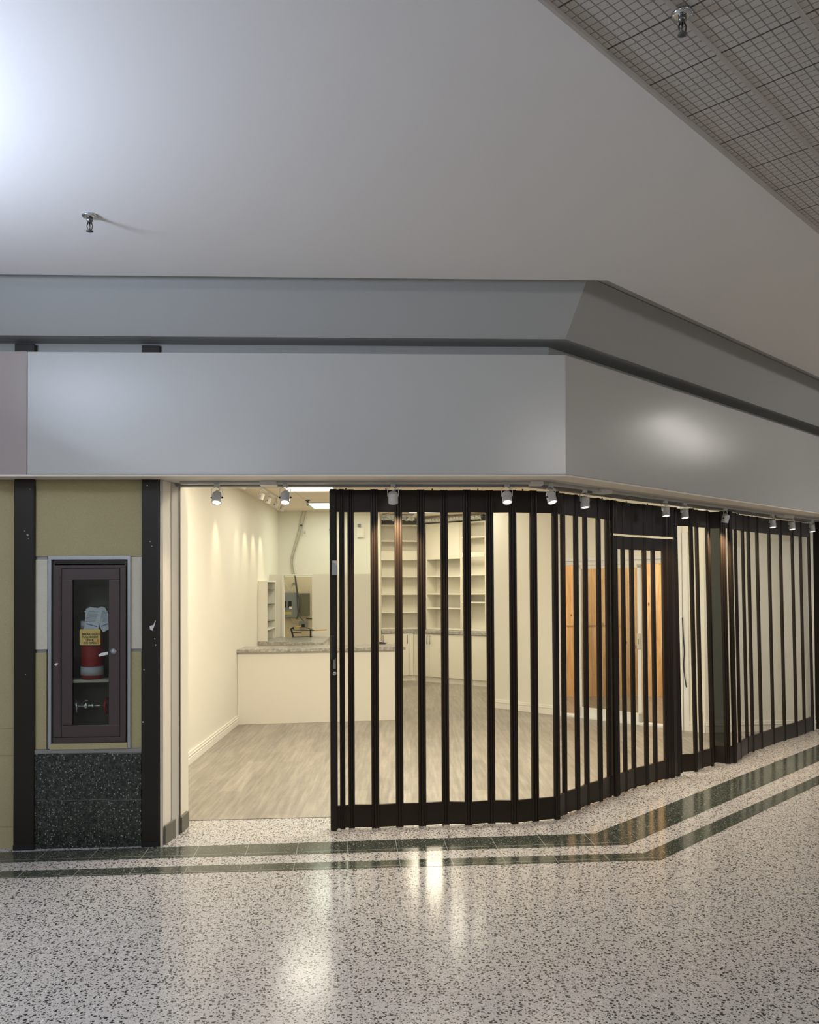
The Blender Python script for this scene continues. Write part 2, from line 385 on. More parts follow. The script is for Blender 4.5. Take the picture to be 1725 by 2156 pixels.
# ------------------------------------------------------------------ plan of the facade
FA, FC, FR = Vector((-2.488, 5.494)), Vector((1.054, 5.645)), Vector((4.309, 8.874))
D1 = (FC - FA).normalized(); D2 = (FR - FC).normalized()
N1 = Vector((-D1.y, D1.x)); N2 = Vector((-D2.y, D2.x))
def off(o, left=-6.0, right=9.5):
    """front line of the header pushed back by o: left end, corner, right end"""
    a = FC + N1 * o; b = FC + N2 * o
    t = ((b - a).x * D2.y - (b - a).y * D2.x) / (D1.x * D2.y - D1.y * D2.x)
    c = a + D1 * t
    return [a + D1 * ((left - a.x) / D1.x), c, c + D2 * ((right - c.x) / D2.x)]
def ring(o0, o1, left=-6.0, right=9.5): return off(o0, left, right) + off(o1, left, right)[::-1]

# ------------------------------------------------------------------ floors
mb = MB(); mb.poly([(-14, -10, 0), (16, -10, 0), (16, 26, 0), (-14, 26, 0)], [[0, 1, 2, 3]])
struct(mb.build('floor', 'terrazzo'), 'speckled light terrazzo mall floor')
def strip(name, top, bot, lab):
    T = [at_z(x, y, 0).xy for x, y in top]; B = [at_z(x, y, 0).xy for x, y in bot]
    def ext(P):
        a = P[0] + (P[0] - P[1]).normalized() * 5; b = P[2] + (P[2] - P[1]).normalized() * 8; return [a, P[1], b]
    T, B = ext(T), ext(B)
    for i in (0, 1):
        mb = MB(); mb.poly([(p.x, p.y, 0.0012) for p in (B[i], B[i + 1], T[i + 1], T[i])], [[0, 1, 2, 3]])
        struct(mb.build(name if i == 0 else name + '1', 'dark_terrazzo' if i == 0 else 'dark_terrazzo_right'), lab if i == 0 else lab + ', angled right part')
strip('trim_1', [(0, 1795), (1253, 1755), (1725, 1568)], [(0, 1817), (1322, 1779), (1725, 1603)], 'wide dark green terrazzo floor band nearest the shop')
strip('trim_2', [(0, 1835), (1357, 1796), (1725, 1633)], [(0, 1850), (1392, 1811), (1725, 1652)], 'narrow dark green terrazzo floor band')
# vinyl floor of the store
VL = [(-2.3, 6.27), (-0.55, 6.395), (0.95, 6.52), (1.15, 6.72), (4.85, 10.4), (5.2, 10.75), (5.2, 17), (-2.3, 17)]
struct(MB().prism(VL, -0.03, 0.004).build('floor_store', 'vinyl'), 'grey wood look plank floor of the empty shop')

# ------------------------------------------------------------------ mall ceiling
Z1 = 3.631
hole = off(-0.43); e0 = Vector((0.427, 2.694)); e1 = Vector((2.223, 4.535)); ed = (e1 - e0).normalized(); en = Vector((-ed.y, ed.x))
EA = e0 - ed * 15; EB = e1 + ed * 16
mb = MB()
mb.prism([hole[0], hole[1], hole[2], EB, e0 - ed * 11, Vector((-14, -6)), Vector((-14, hole[0].y))], Z1, Z1 + 0.05)
struct(mb.build('ceiling', 'ceiling_paint'), 'smooth grey painted drywall ceiling')
mb = MB(); q = -en * 14
mb.prism([EA + en * 0.005, EB + en * 0.005, EB + q, EA + q], Z1 + 0.012, Z1 + 0.04)
struct(mb.build('ceiling_grid', 'grid'), 'scored square tile ceiling beyond the drywall')
mb = MB()
mb.prism([EA, EB, EB - en * 0.014, EA - en * 0.014], Z1 - 0.004, Z1 + 0.02)
for k in range(1, 18):
    o0 = -en * (0.29 * k - 0.01)
    mb.prism([EA + o0, EB + o0, EB + o0 - en * 0.013, EA + o0 - en * 0.013], Z1 + 0.004, Z1 + 0.02)
struct(mb.build('trim_3', 'grid_bar'), 'grey metal bars of the tile ceiling')

# sloping bulkhead between ceiling and header
bz, tz = 3.388, 3.72
lo = off(0.0); hi = off(-0.235 * (tz - bz) / (3.684 - bz) * 0.93)
mb = MB()
for i in (0, 1):
    mb.poly([(*lo[i], bz), (*lo[i + 1], bz), (*hi[i + 1], tz), (*hi[i], tz)], [[0, 1, 2, 3]])
bk = off(0.30)
for i in (0, 1):
    mb.poly([(*lo[i], bz), (*bk[i], bz), (*bk[i + 1], bz), (*lo[i + 1], bz)], [[0, 1, 2, 3]])
    mb.poly([(*hi[i], tz), (*hi[i + 1], tz), (*bk[i + 1], tz), (*bk[i], tz)], [[0, 1, 2, 3]])
struct(mb.build('wall_bulkhead', 'bulkhead'), 'grey sloping bulkhead above the header')
mb = MB(); mb.prism(ring(-0.60, 0.0), 3.725, 3.76); mb.prism(ring(-0.60, -0.56), Z1 + .0505, 3.7245)  # unseen cover, added to block light leaking over the ceiling edge
struct(mb.build('ceiling_light_block', 'bulkhead'), 'unseen cover added above the ceiling edge against light leaks')
# recessed wall above and behind the header, and the whole header body
struct(MB().prism(ring(0.19, 0.57), 2.495, bz + 0.02).build('wall_header_back', 'bulkhead'), 'grey recessed wall behind the header')
# glossy white header box
cut = FA + D1 * 0.002
mb = MB().prism([FA] + off(0)[1:] + off(0.10)[1:][::-1] + [FA + N1 * 0.10], 2.478, 3.283)
struct(mb.build('wall_header', 'white_paint', bevel=0.004), 'glossy pale grey blank sign header over the shop')
a = off(0.0)[0]
mb = MB().prism([a, FA - D1 * 0.003, FA - D1 * 0.003 + N1 * 0.10, a + N1 * 0.10], 2.478, 3.283)
struct(mb.build('wall_header_left', 'taupe_paint'), 'taupe header of the neighbouring unit')
# soffit
struct(MB().prism(ring(0.0, 0.17), 2.466, 2.4775).build('ceiling_soffit', 'soffit'), 'beige soffit under the header')
struct(MB().prism(ring(0.1705, 0.57), 2.468, 2.4945).build('ceiling_soffit_back', 'soffit_grey'), 'grey soffit carrying the tracks')
# low side of the store ceiling
SC = [off(0.571, -2.3)[0], off(0.571)[1], off(0.571, 9, 5.25)[2], Vector((5.25, 17)), Vector((-2.3, 17))]
struct(MB().prism(SC, 2.97, 3.02).build('ceiling_store', 'store_ceiling'), 'cream tiled ceiling inside the shop')
struct(MB().prism(ring(0.5705, 0.60, -2.2, 5.2), 2.475, 2.969).build('wall_header_inside', 'wall'), 'inner face of the header')

# ------------------------------------------------------------------ left facade: posts, panels, cabinet
PA, PB = Vector((-2.642, 5.631)), Vector((-1.689, 5.695)); PD = (PB - PA).normalized(); PN = Vector((-PD.y, PD.x))
def fx(x, y=1400, o=0.0):
    A = PA + PN * o; B = PB + PN * o; return at_pl(x, y, A, B)
def fbox(mb, x0, x1, y0, y1, o0, o1, ym=None):
    """box on the facade plane from pixel extents (measured on the plane at offset o0)"""
    ym = ym or (y0 + y1) / 2
    a = fx(x0, ym, o0); b = fx(x1, ym, o0); z1 = fx((x0 + x1) / 2, y0, o0).z; z0 = fx((x0 + x1) / 2, y1, o0).z
    return mb.slab(a, b, 0, o1 - o0, max(0.0, z0), z1)
for x0, x1, lab, lx in ((29, 71.5, 'dark bronze wall post left of the extinguisher cabinet', 0), (298.5, 337, 'scuffed dark bronze wall post right of the extinguisher cabinet', 1)):
    a, b = fx(x0), fx(x1); p = thing('wall_post', lab, 'post', (*((a.xy + b.xy) / 2), 0))
    MB().slab(a, b, 0.0, 0.055, 0.0, bz - 0.012).build('post_body', 'post_brown', p, bevel=0.004)
    MB().slab(a - Vector((.002, 0, 0)), b + Vector((.002, 0, 0)), -0.004, -0.0005, 0.0, 0.035).build('post_foot', 'black', p)
    if lx:
        m = MB(); 
        q = [fx(x, y, -0.0015) for x, y in ((315, 1318), (323, 1316), (327, 1306), (328, 1307), (325, 1318), (321, 1328), (316, 1325))]
        m.poly(q, [list(range(len(q)))[::-1]]); m.build('paint_chip', 'sticker', p, label='white paint chip')
        m = MB()
        for (x, y, s) in ((310, 1022, 1), (316, 1140, .8), (326, 1345, 1), (328, 1358, 1), (303, 1410, 1), (301, 1520, 1.2), (320, 1150, .7)):
            q = [fx(x + dx * s, y + dy * s, -0.0012) for dx, dy in ((-1.4, 0), (0, -1.5), (1.6, .2), (.3, 1.6))]
            m.poly(q, [[3, 2, 1, 0]])
        m.build('scuff_marks', 'sticker', p)
    else:
        m = MB()
        for (x, y, s) in ((58, 1126, 2.4), (52, 1118, 1.2), (63, 1030, .8), (60, 1134, 1.2), (54, 1420, 1)):
            q = [fx(x + dx * s, y + dy * s, -0.0012) for dx, dy in ((-1.2, 0), (0, -1.1), (1.3, .2), (.2, 1.3))]
            m.poly(q, [[3, 2, 1, 0]])
        m.build('scuff_marks', 'alu_dark', p)
# wall behind everything (solid), left neighbour wall and panels
zt = 2.466
mb = MB(); a = fx(29, 1400, 0.05); L = Vector((-6.0, a.y - (a.x + 6.0) * PD.y / PD.x))
mb.slab(L, (a.x, a.y), 0.0, 0.10, 0, zt)
struct(mb.build('wall_left_neighbour', 'fabric'), 'olive fabric wall left of the dark post')
mb = MB()
for z in (0.145, 0.62, 0.80): mb.slab(L, (a.x, a.y), -0.004, -0.0005, z, z + 0.004)
struct(mb.build('trim_4', 'fabric'))
mb = MB(); mb.slab(fx(60, 1400, .30), fx(345, 1400, .30), 0, .06, 0, zt); struct(mb.build('wall_niche_back', 'fabric'), 'wall behind the cabinet niche')
def panel(name, m, x0, x1, y0, y1, lab, o0=0.028, o1=0.055):
    mb = MB(); fbox(mb, x0, x1, y0, y1, o0, o1); return struct(mb.build(name, m, bevel=0.002), lab)
a = fx(72, 1100, .028); b = fx(299, 1100, .028)
zc = fx(185, 1171, .028).z
struct(MB().slab(a, b, 0, .03, zc, zt).build('wall_panel_upper', 'fabric'), 'olive fabric panel above the extinguisher cabinet')
panel('wall_panel_cream_left', 'stucco', 74, 100, 1178, 1367.5, 'cream textured panel left of the cabinet')
panel('wall_panel_cream_right', 'stucco', 274, 299, 1172, 1366, 'cream textured panel right of the cabinet')
panel('wall_panel_lower_left', 'fabric', 71, 98, 1375, 1578, 'olive panel left of the cabinet')
panel('wall_panel_lower_right', 'fabric', 273.5, 298, 1372, 1576, 'olive panel right of the cabinet')
mb = MB()
fbox(mb, 72, 98, 1367.5, 1375, .040, .055); fbox(mb, 274, 299, 1366, 1372, .040, .055); fbox(mb, 74, 100, 1171, 1178, .036, .055)
fbox(mb, 70, 298, 1577.5, 1585, .014, .06)
struct(mb.build('trim_5', 'alu_dark'), 'grey metal reveal strips')
# granite tiles
g = thing('granite_cladding', 'black speckled granite tiles below the extinguisher cabinet', 'tiles', (*fx(185, 1700, .03).xy, 0))
mb = MB(); fbox(mb, 70, 298, 1584, 1795, .024, .055); mb.build('grout', 'alu_dark', g)
mb = MB()
xs = (71.5, 125, 227.5, 298); ys = (1586, 1684.5, 1790)
for i in range(3):
    for j in range(2):
        fbox(mb, xs[i] + .5, xs[i + 1] - .5, ys[j] + .6, ys[j + 1] - .6, .018, .0235)
mb.build('tiles', 'granite', g, bevel=0.001)

# extinguisher cabinet
cb = fx(188, 1565, 0.0)
cab = thing('extinguisher_cabinet', 'maroon steel fire extinguisher cabinet with tall glazed door', 'cabinet', tuple(cb))
mb = MB(); fbox(mb, 100.5, 107.5, 1172, 1577, .008, .06); fbox(mb, 268.5, 274.5, 1172, 1575, .008, .06); fbox(mb, 100.5, 274.5, 1171, 1178, .007, .06)
mb.build('surround', 'alu', cab, bevel=0.002)
mb = MB(); fbox(mb, 104, 268, 1565.5, 1577.5, .004, .06); mb.build('sill', 'fabric', cab, label='olive yellow sill', bevel=0.002)
# recessed box: back, sides, top, bottom
mb = MB(); bxa, bxb = fx(112, 1400, .03), fx(266, 1400, .03); zb, zt2 = fx(188, 1564, .03).z, fx(188, 1180, .03).z
mb.slab(bxa, bxb, .20, .21, zb, zt2)
for P in (bxa.xy, bxb.xy - PD * 0.008):
    mb.prism([P, P + PD * .008, P + PD * .008 + PN * .20, P + PN * .20], zb, zt2)
mb.slab(bxa, bxb, 0.0, .20, zb, zb + .008); mb.slab(bxa, bxb, 0.0, .20, zt2 - .008, zt2)
mb.build('case', 'cab_inside', cab)
mb = MB(); fbox(mb, 107.5, 268.5, 1178, 1187, .036, .05); fbox(mb, 107.5, 113, 1178, 1565, .040, .055); fbox(mb, 264, 268.5, 1178, 1565, .035, .05); mb.build('shadow_gap', 'black', cab)
# outer frame + door
dz = MB()
def frame(mb, xo0, xo1, yo0, yo1, xi0, xi1, yi0, yi1, o0, o1):
    fbox(mb, xo0, xo1, yo0, yi0, o0, o1, 1400); fbox(mb, xo0, xo1, yi1, yo1, o0, o1, 1400)
    fbox(mb, xo0, xi0, yi0, yi1, o0, o1, 1400); fbox(mb, xi1, xo1, yi0, yi1, o0, o1, 1400)
mb = MB(); frame(mb, 113, 265, 1190, 1564, 129, 253, 1196, 1553, .018, .036); mb.build('door_frame', 'maroon', cab, bevel=0.002)
door = MB(); frame(door, 130, 252, 1197.5, 1551.5, 152, 229, 1221, 1527, .014, .030); door = door.build('door', 'maroon', cab, bevel=0.003)
mb = MB(); frame(mb, 129, 253, 1196, 1553, 131, 251, 1199, 1550, .022, .028); mb.build('door_gap', 'maroon_dark', cab)
mb = MB()
for k in range(24):
    y = 1215 + k * 13.5; fbox(mb, 126.2, 127.6, y, y + 3, .0155, .0175)
fbox(mb, 126.5, 127.3, 1212, 1532, .0168, .0182)
mb.build('hinge', 'maroon_dark', cab)
mb = MB(); fbox(mb, 151, 230, 1220, 1528, .0305, .0325); mb.build('pane', 'cab_glass', door)
kc = fx(239, 1371.5, .014); mb = MB(); mb.lathe(kc, [(0.022, 0), (0.021, .006), (.014, .010), (.011, .016), (.005, .018)], axis=(-PN.x, -PN.y, 0)); mb.build('latch', 'alu', door, smooth=True)
mb = MB(); q = [fx(x, y, .0165) for x, y in ((114.5, 1399), (118, 1396), (122.5, 1396.5), (121, 1399.5), (118.5, 1402), (115, 1401))]; mb.poly(q, [[5, 4, 3, 2, 1, 0]]); mb.build('paint_chip', 'sticker', cab)
mb = MB(); sA, sB = fx(113, 1400, .05), fx(265, 1400, .05); zs = fx(190, 1431, .05).z; mb.slab(sA, sB, 0, .14, zs - .02, zs); mb.build('shelf', 'shelf_metal', cab)
# sign stuck on the glass
sg = thing('instruction_sign', 'small gold sign on the cabinet glass with black instructions', 'sign', tuple(fx(190, 1358, .0285)))
def rounded(x0, x1, y0, y1, r, o):
    P = []
    for cx, cy, a0 in ((x1 - r, y0 + r, -90), (x1 - r, y1 - r, 0), (x0 + r, y1 - r, 90), (x0 + r, y0 + r, 180)):
        for k in range(5):
            t = math.radians(a0 + k * 22.5); P.append(fx(cx + r * math.cos(t), cy + r * math.sin(t), o))
    return P
def plate(mb, P, th=0.0012):
    n = len(P); Q = [p + Vector((-PN.x, -PN.y, 0)) * th for p in P]
    mb.poly(P + Q, [list(range(n)), list(range(n, 2 * n))[::-1]] + [[i, n + i, n + (i + 1) % n, (i + 1) % n] for i in range(n)]); return mb
plate(MB(), rounded(168, 211.5, 1324.5, 1358.5, 3, .0295)).build('plate', 'sign_yellow', sg)
angF = math.atan2(PD.y, PD.x)
def text(body, px, py, o, hpx, m, parent, name='lettering', ang=0.0, wscale=1.0, A=None):
    p = A if A is not None else fx(px, py, o)
    cu = bpy.data.curves.new(name, 'FONT'); cu.body = body; cu.size = hpx; cu.align_x = 'CENTER'; cu.align_y = 'CENTER'
    cu.offset = hpx * 0.02; cu.extrude = 0.0003
    cu.materials.append(MT[m]); o_ = bpy.data.objects.new(name, cu); C.objects.link(o_)
    org = Vector((0, 0, 0)); q = parent
    while q is not None: org += q.location; q = q.parent
    dg = bpy.context.evaluated_depsgraph_get(); me = bpy.data.meshes.new_from_object(o_.evaluated_get(dg))
    bpy.data.objects.remove(o_); me.materials.clear(); me.materials.append(MT[m])
    o_ = bpy.data.objects.new(name, me); C.objects.link(o_); o_.parent = parent; o_.location = p - org
    o_.rotation_euler = (math.pi / 2, 0, angF if ang is None else ang); o_.scale = (wscale, 1, 1); return o_
px2m = 5.66 / 1780
for s_, px, py in (('BREAK GLASS', 191.5, 1335.4), ('PULL INSIDE', 190, 1341.6), ('LEVER', 189, 1348), ('TO OPEN', 190, 1354)):
    text(s_, px, py, .0275, 6.2 * px2m, 'black', sg, ang=angF, wscale=0.98)
mb = MB(); plate(mb, [fx(x, y, .0280) for x, y in ((204, 1346), (207, 1345), (209, 1352), (207, 1357), (205, 1354))], .0003); mb.build('rust_mark', 'orange_print', sg)
mb = MB(); plate(mb, [fx(x, y, .0290) for x, y in ((207.5, 1379), (208.5, 1382.5), (228, 1378), (227.5, 1372.5), (213, 1375))][::-1], .0006)
tag(mb.build('sticker', 'sticker'), 'small white sticker strip on the cabinet glass below the gold sign', 'sticker')
# extinguisher on shelf
EX = fx(194.5, 1430, .115); ez = zs
ex = thing('fire_extinguisher', 'red fire extinguisher with silver band standing in the cabinet', 'fire extinguisher', (EX.x, EX.y, ez))
ew = 0.074; zt_ = fx(190, 1302, .115).z
hh = zt_ - ez
MB().lathe((EX.x, EX.y, ez), [(ew * .92, 0), (ew, .012), (ew, hh - .07), (ew * .93, hh - .035), (ew * .7, hh - .012), (ew * .35, hh), (.017, hh + .01), (.017, hh + .035)]).build('tank', 'red', ex, smooth=True)
z0 = fx(194, 1422.5, .045).z; z1_ = fx(194, 1404, .045).z
MB().lathe((EX.x, EX.y, z0), [(ew + .0012, 0), (ew + .0012, z1_ - z0)], n=32).build('band', 'silver_label', ex, smooth=True)
z0 = fx(180, 1324, .045).z; z1_ = fx(180, 1308, .045).z
MB().lathe((EX.x, EX.y, z0), [(ew + .001, 0), (ew + .001, z1_ - z0)], n=32).build('upper_label', 'silver_label', ex, smooth=True)
vt = ez + hh + .035
mb = MB(); mb.lathe((EX.x, EX.y, vt - .01), [(.016, 0), (.02, .01), (.02, .03), (.012, .045), (.012, .055)], n=16)
mb.cyl((EX.x - .02, EX.y - .01, vt + .012), (EX.x - .06, EX.y - .02, vt + .012), .008)
mb.build('valve', 'chrome', ex, smooth=True)
mb = MB()
for dz_, sl in ((.03, .045), (.012, .0)):
    A = Vector((EX.x - .01, EX.y - .012, vt + .02 + dz_ * .6)); B = A + Vector((.15, 0, sl * .5)); 
    mb.poly([A + Vector((0, -.01, 0)), B + Vector((0, -.008, 0)), B + Vector((0, .008, 0)), A + Vector((0, .01, 0)), A + Vector((0, -.01, .004)), B + Vector((0, -.008, .004)), B + Vector((0, .008, .004)), A + Vector((0, .01, .004))], [[3, 2, 1, 0], [4, 5, 6, 7], [0, 1, 5, 4], [1, 2, 6, 5], [2, 3, 7, 6], [3, 0, 4, 7]])
mb.build('lever', 'black', ex)
ho = Vector((EX.x, EX.y - .02, 0))
hp = curve_pts([(EX.x - .058, ho.y, vt + .012), (EX.x - .085, ho.y, vt + .002), (EX.x - .112, ho.y, vt - .05), (EX.x - .12, ho.y, vt - .14), (EX.x - .112, ho.y, vt - .25), (EX.x - .098, ho.y, vt - .33)])
MB().tube(hp, .0095).build('hose', 'black', ex, smooth=True)
# tags hanging from the valve
for k, (P, lab, bl) in enumerate(((((181, 1282), (190, 1278), (205, 1280), (216, 1284), (215, 1290), (206.5, 1327), (175, 1325), (178, 1318)), 'large white paper inspection tag with blue line, left of the two', ((182, 1312.5), (204.5, 1318.5))),
                              (((205, 1281), (214, 1277), (221, 1279), (228, 1292), (229, 1325), (217, 1331), (210, 1320)), 'white paper inspection tag with blue line, partly behind the other', ((213, 1318), (228, 1312.5))))):
    o_ = .036 + .006 * k; m_ = MB(); plate(m_, [fx(x, y, o_) for x, y in P][::-1], .0006)
    b_ = fx(P[4][0], P[4][1], o_); tg = thing('inspection_tag', lab, 'tag', tuple(b_), 'inspection tags on the extinguisher'); m_.build('card', 'paper', tg)
    (xa, ya), (xb, yb) = bl
    m_ = MB(); plate(m_, [fx(x, y, o_ - .0007) for x, y in ((xa, ya), (xb, yb), (xb, yb + 1.7), (xa, ya + 1.7))][::-1], .0003); m_.build('blue_line', 'blue', tg)
    m_ = MB()
    for j in range(9):
        yy = 1287 + j * 2.6; x_0 = (186 - j * .9 if k == 0 else 216); x_1 = (207 - j * .8 if k == 0 else 225)
        plate(m_, [fx(x, y, o_ - .0007) for x, y in ((x_0, yy), (x_1, yy + (.8 if k == 0 else -.8)), (x_1, yy + .8 + (.8 if k == 0 else -.8)), (x_0, yy + .8))][::-1], .0002)
    m_.build('print', 'grey_print', tg)
# hose valve below the shelf
VC = fx(181, 1486, .12)
vv = thing('hose_valve', 'chrome fire hose valve with red hand wheel in the cabinet bottom', 'valve', (VC.x, VC.y, fx(181, 1520, .12).z))
ax = Vector((1, .03, .0)).normalized()
def vp(dx, dy=0, dz_=0): return VC + Vector((dx, dy, dz_))
mb = MB()
mb.lathe(vp(-.066, -.035, -.002), [(.050, 0), (.056, .004), (.056, .014), (.040, .022), (.018, .028), (.014, .05)], axis=(1, .55, .05))
mb.lathe(vp(-.035), [(.020, 0), (.020, .012), (.015, .014), (.015, .02), (.033, .024), (.033, .052), (.018, .058), (.012, .062), (.012, .07), (.021, .072), (.021, .09), (.009, .094), (.009, .15), (.012, .152), (.012, .17)], axis=ax)
mb.cyl(vp(-.0, 0, 0), vp(0, 0, .034), .012); mb.cyl(vp(-.0, 0, .02), vp(0, .1, .0), .02)
mb.build('body', 'chrome', vv, smooth=True)
mb = MB(); W = vp(.145, .0, 0); wa = ax.orthogonal().normalized(); wb = ax.cross(wa)
P = [W + wa * (.052 * math.cos(2 * math.pi * k / 24)) + wb * (.052 * math.sin(2 * math.pi * k / 24)) for k in range(25)]
mb.tube(P, .009)
for k in range(3):
    d_ = wa * math.cos(2.1 * k) + wb * math.sin(2.1 * k); mb.cyl(W - d_ * .0, W + d_ * .052, .006)
mb.cyl(W - ax * .012, W + ax * .012, .016); mb.build('hand_wheel', 'red', vv, smooth=True)
mb = MB(); mb.tube(curve_pts([vp(-.085, -.02, -.05), vp(-.09, -.02, -.075), vp(-.08, -.02, -.1)]), .003); mb.build('chain', 'chrome', vv)

# ------------------------------------------------------------------ jamb of the opening
J0, J1 = Vector((-1.681, 5.70)), Vector((-1.640, 5.975))
mb = MB().prism([J0, J1, J1 + Vector((.005, .22)), (-1.70, 6.20), (-1.735, 5.75)], 0, 2.467)
struct(mb.build('wall_jamb', 'wall'), 'narrow beige jamb beside the right bronze post')
mb = MB(); mb.slab(J0 + Vector((-.012, -.004)), J0 + Vector((.006, .03)), -.004, .0, 0, 2.465); struct(mb.build('trim_6', 'alu'), 'aluminium corner angle at the post')
mb = MB(); mb.slab(J1 + Vector((-.02, -.11)), J1 + Vector((-.001, 0)), -.008, 0.0, 0, 2.465); struct(mb.build('trim_7', 'soffit_grey'), 'grey corner strip of the jamb')
mb = MB(); mb.slab(J1 + Vector((.0, .0)), J1 + Vector((.003, .02)), -.013, -.0085, 0.0, 2.465); struct(mb.build('trim_8', 'black'), 'thin black edge strip of the jamb')
mb = MB(); mb.slab(J0 + Vector((.012, .04)), J1 + Vector((-.008, -.06)), -.014, -.0005, 0, .125)
mb.slab(J1 + Vector((.006, .03)), J1 + Vector((.012, .20)), -.016, .02, 0, .11)
struct(mb.build('baseboard_jamb', 'grey_base'), 'short dark grey base on the jamb')

struct(MB().box(-2.265, -1.64, 6.201, 6.26, 0, 2.967).build('wall_front_inside', 'wall'), 'wall beside the shop opening')
# ------------------------------------------------------------------ store shell
XL = -2.165
struct(MB().box(XL - .1, XL, 6.261, 14.0, 0, 2.97).build('wall_left', 'wall'), 'cream left wall of the shop')
mb = MB(); 
mb.prism([(XL, 6.2), (XL + .014, 6.2), (XL + .014, 10.58), (XL, 10.58)], .004, .125); mb.prism([(XL, 6.2), (XL + .020, 6.2), (XL + .020, 10.58), (XL, 10.58)], .085, .10); mb.prism([(XL, 6.2), (XL + .018, 6.2), (XL + .018, 10.58), (XL, 10.58)], .004, .07)
struct(mb.build('baseboard_left', 'base_white', bevel=.003), 'white moulded baseboard of the left wall')
BX = at_y(797, 1200, 13.95).x
struct(MB().box(XL - .1, BX, 13.95, 14.05, 0, 2.97).build('wall_back', 'wall'), 'cream back wall over the counters')
struct(MB().box(BX - .1, BX, 14.05, 16.0, 0, 2.97).build('wall_back_return', 'wall'))
struct(MB().box(BX - .1, 1.9, 16.0, 16.1, 0, 2.97).build('wall_back_far', 'wall'))
struct(MB().prism([(1.9, 16.1), (1.26, 16.1), (1.43, 14.5), (1.13, 11.985), (1.20, 12.06), (1.55, 14.5)], 0, 2.97).build('wall_back_right', 'wall'))
RA, RB = Vector((1.13, 11.985)), Vector((3.43, 9.85)); RD = (RB - RA).normalized(); RN = Vector((-RD.y, RD.x))
def rp(x, y, o=0.0): return at_pl(x, y, RA + RN * o, RB + RN * o)
dL, dR = rp(1172, 1300), rp(1406, 1300)
zh = rp(1290, 1176).z
mb = MB(); mb.slab(RA, dL, 0, .11, 0, 2.97); mb.slab(dR, RB, 0, .11, 0, 2.97); mb.slab(dL, dR, 0, .11, zh, 2.97)
struct(mb.build('wall_right', 'wall'), 'cream angled right wall with the sliding door')
mb = MB()
for a, b in ((RA, dL - Vector((.03, -.03, 0))), (rp(1452, 1500), RB)):
    mb.slab(a, b, -.014, -.0005, .004, .125); mb.slab(a, b, -.020, -.015, .085, .10); mb.slab(a, b, -.018, -.015, .004, .07)
struct(mb.build('baseboard_right', 'base_white', bevel=.003), 'white moulded baseboard of the angled wall')
WB = Vector((4.78, 10.0))
struct(MB().slab(RB, WB, 0, .11, 0, 2.97).build('wall_right_end', 'wall'), 'cream wall behind the far end of the gate')
mb = MB(); mb.slab(RB, WB, -.014, -.0005, .004, .125); mb.slab(RB, WB, -.02, -.015, .085, .10); struct(mb.build('baseboard_right_end', 'base_white', bevel=.003))
# door casing seen between gate sections
mb = MB(); a, b = rp(1424, 1400), rp(1452, 1400)
mb.slab(a, rp(1440, 1400), -.03, -.0005, .004, 2.97); mb.slab(rp(1441, 1400), b, -.022, -.0005, .004, 2.35)
struct(mb.build('trim_9', 'door_white'), 'white vertical casing on the angled wall')
cd = MB(); cd.tube(curve_pts([rp(1437, 1300, -.04), rp(1439, 1340, -.035), rp(1441, 1372, -.035), rp(1440, 1400, -.035), rp(1442, 1425, -.035), rp(1445.5, 1447, -.035)]), .006)
tag(cd.build('hanging_cord', 'black', smooth=True), 'thin black cord hanging on the white casing', 'cord')

# wood panelled room behind the sliding door
mb = MB(); mb.box(2.0, 5.2, 13.05, 13.1, 0, 2.97); mb.box(5.1, 5.2, 10.3, 13.05, 0, 2.97)
struct(mb.build('wall_pine', 'pine'), 'knotty pine plank wall behind the sliding door')
z_a, z_b = at_y(1200, 1317, 13.03).z, at_y(1200, 1298, 13.03).z
mb = MB(); mb.box(2.0, 3.3, 13.03, 13.049, z_a, z_b); struct(mb.build('trim_10', 'pine'), 'horizontal pine rail on the plank wall')
struct(MB().box(2.0, 2.06, 11.5, 13.05, 0, 2.97).build('wall_pine_side', 'pine'))
# sliding door
zs0 = 0.0
sd = thing('sliding_door', 'white framed sliding glass door in front of the pine wall', 'door', tuple(rp(1290, 1515).xy) + (0.004,))
zhb = rp(1200, 1197).z
mb = MB(); ht = zh
mb.slab(dL, dR, .0, .10, zhb + .04, zh); mb.slab(dL - Vector((0, 0, 0)), dR, -.02, .0, zh - .02, zh + .03)
mb.slab(dL, rp(1181, 1300), -.012, .10, .004, zhb + .04); mb.slab(rp(1402, 1300), dR, 0, .10, .004, zhb + .04)
mb.slab(dL, dR, -.02, .10, .004, .035)
mb.build('outer_frame', 'door_white', sd, bevel=.003)
def leaf(x0, x1, o, nm, st=.055, hd=True):
    a, b = rp(x0, 1300, o), rp(x1, 1300, o); A, B = a.xy, b.xy; m_ = MB()
    m_.slab(A, A + RD * st, 0, .03, .036, zhb + .035); m_.slab(B - RD * st, B, 0, .03, .036, zhb + .035)
    m_.slab(A, B, 0, .03, .036, .036 + .11); m_.slab(A, B, 0, .03, zhb - .006, zhb + .035)
    p = m_.build(nm, 'door_white', sd, bevel=.003)
    MB().slab(A + RD * (st - .005), B - RD * (st - .005), .012, .018, .14, zhb - .002).build('pane', 'glass', p); return p
lf1 = leaf(1217, 1350, .012, 'sliding_leaf', .05)
hA, hB = rp(1341, 1350, -.012), rp(1347.5, 1350, -.012)
mb = MB(); mb.slab(hA, hB, 0, .022, rp(1344, 1366, -.012).z, rp(1344, 1334, -.012).z); mb.build('handle', 'shelf_metal', lf1, bevel=.003)
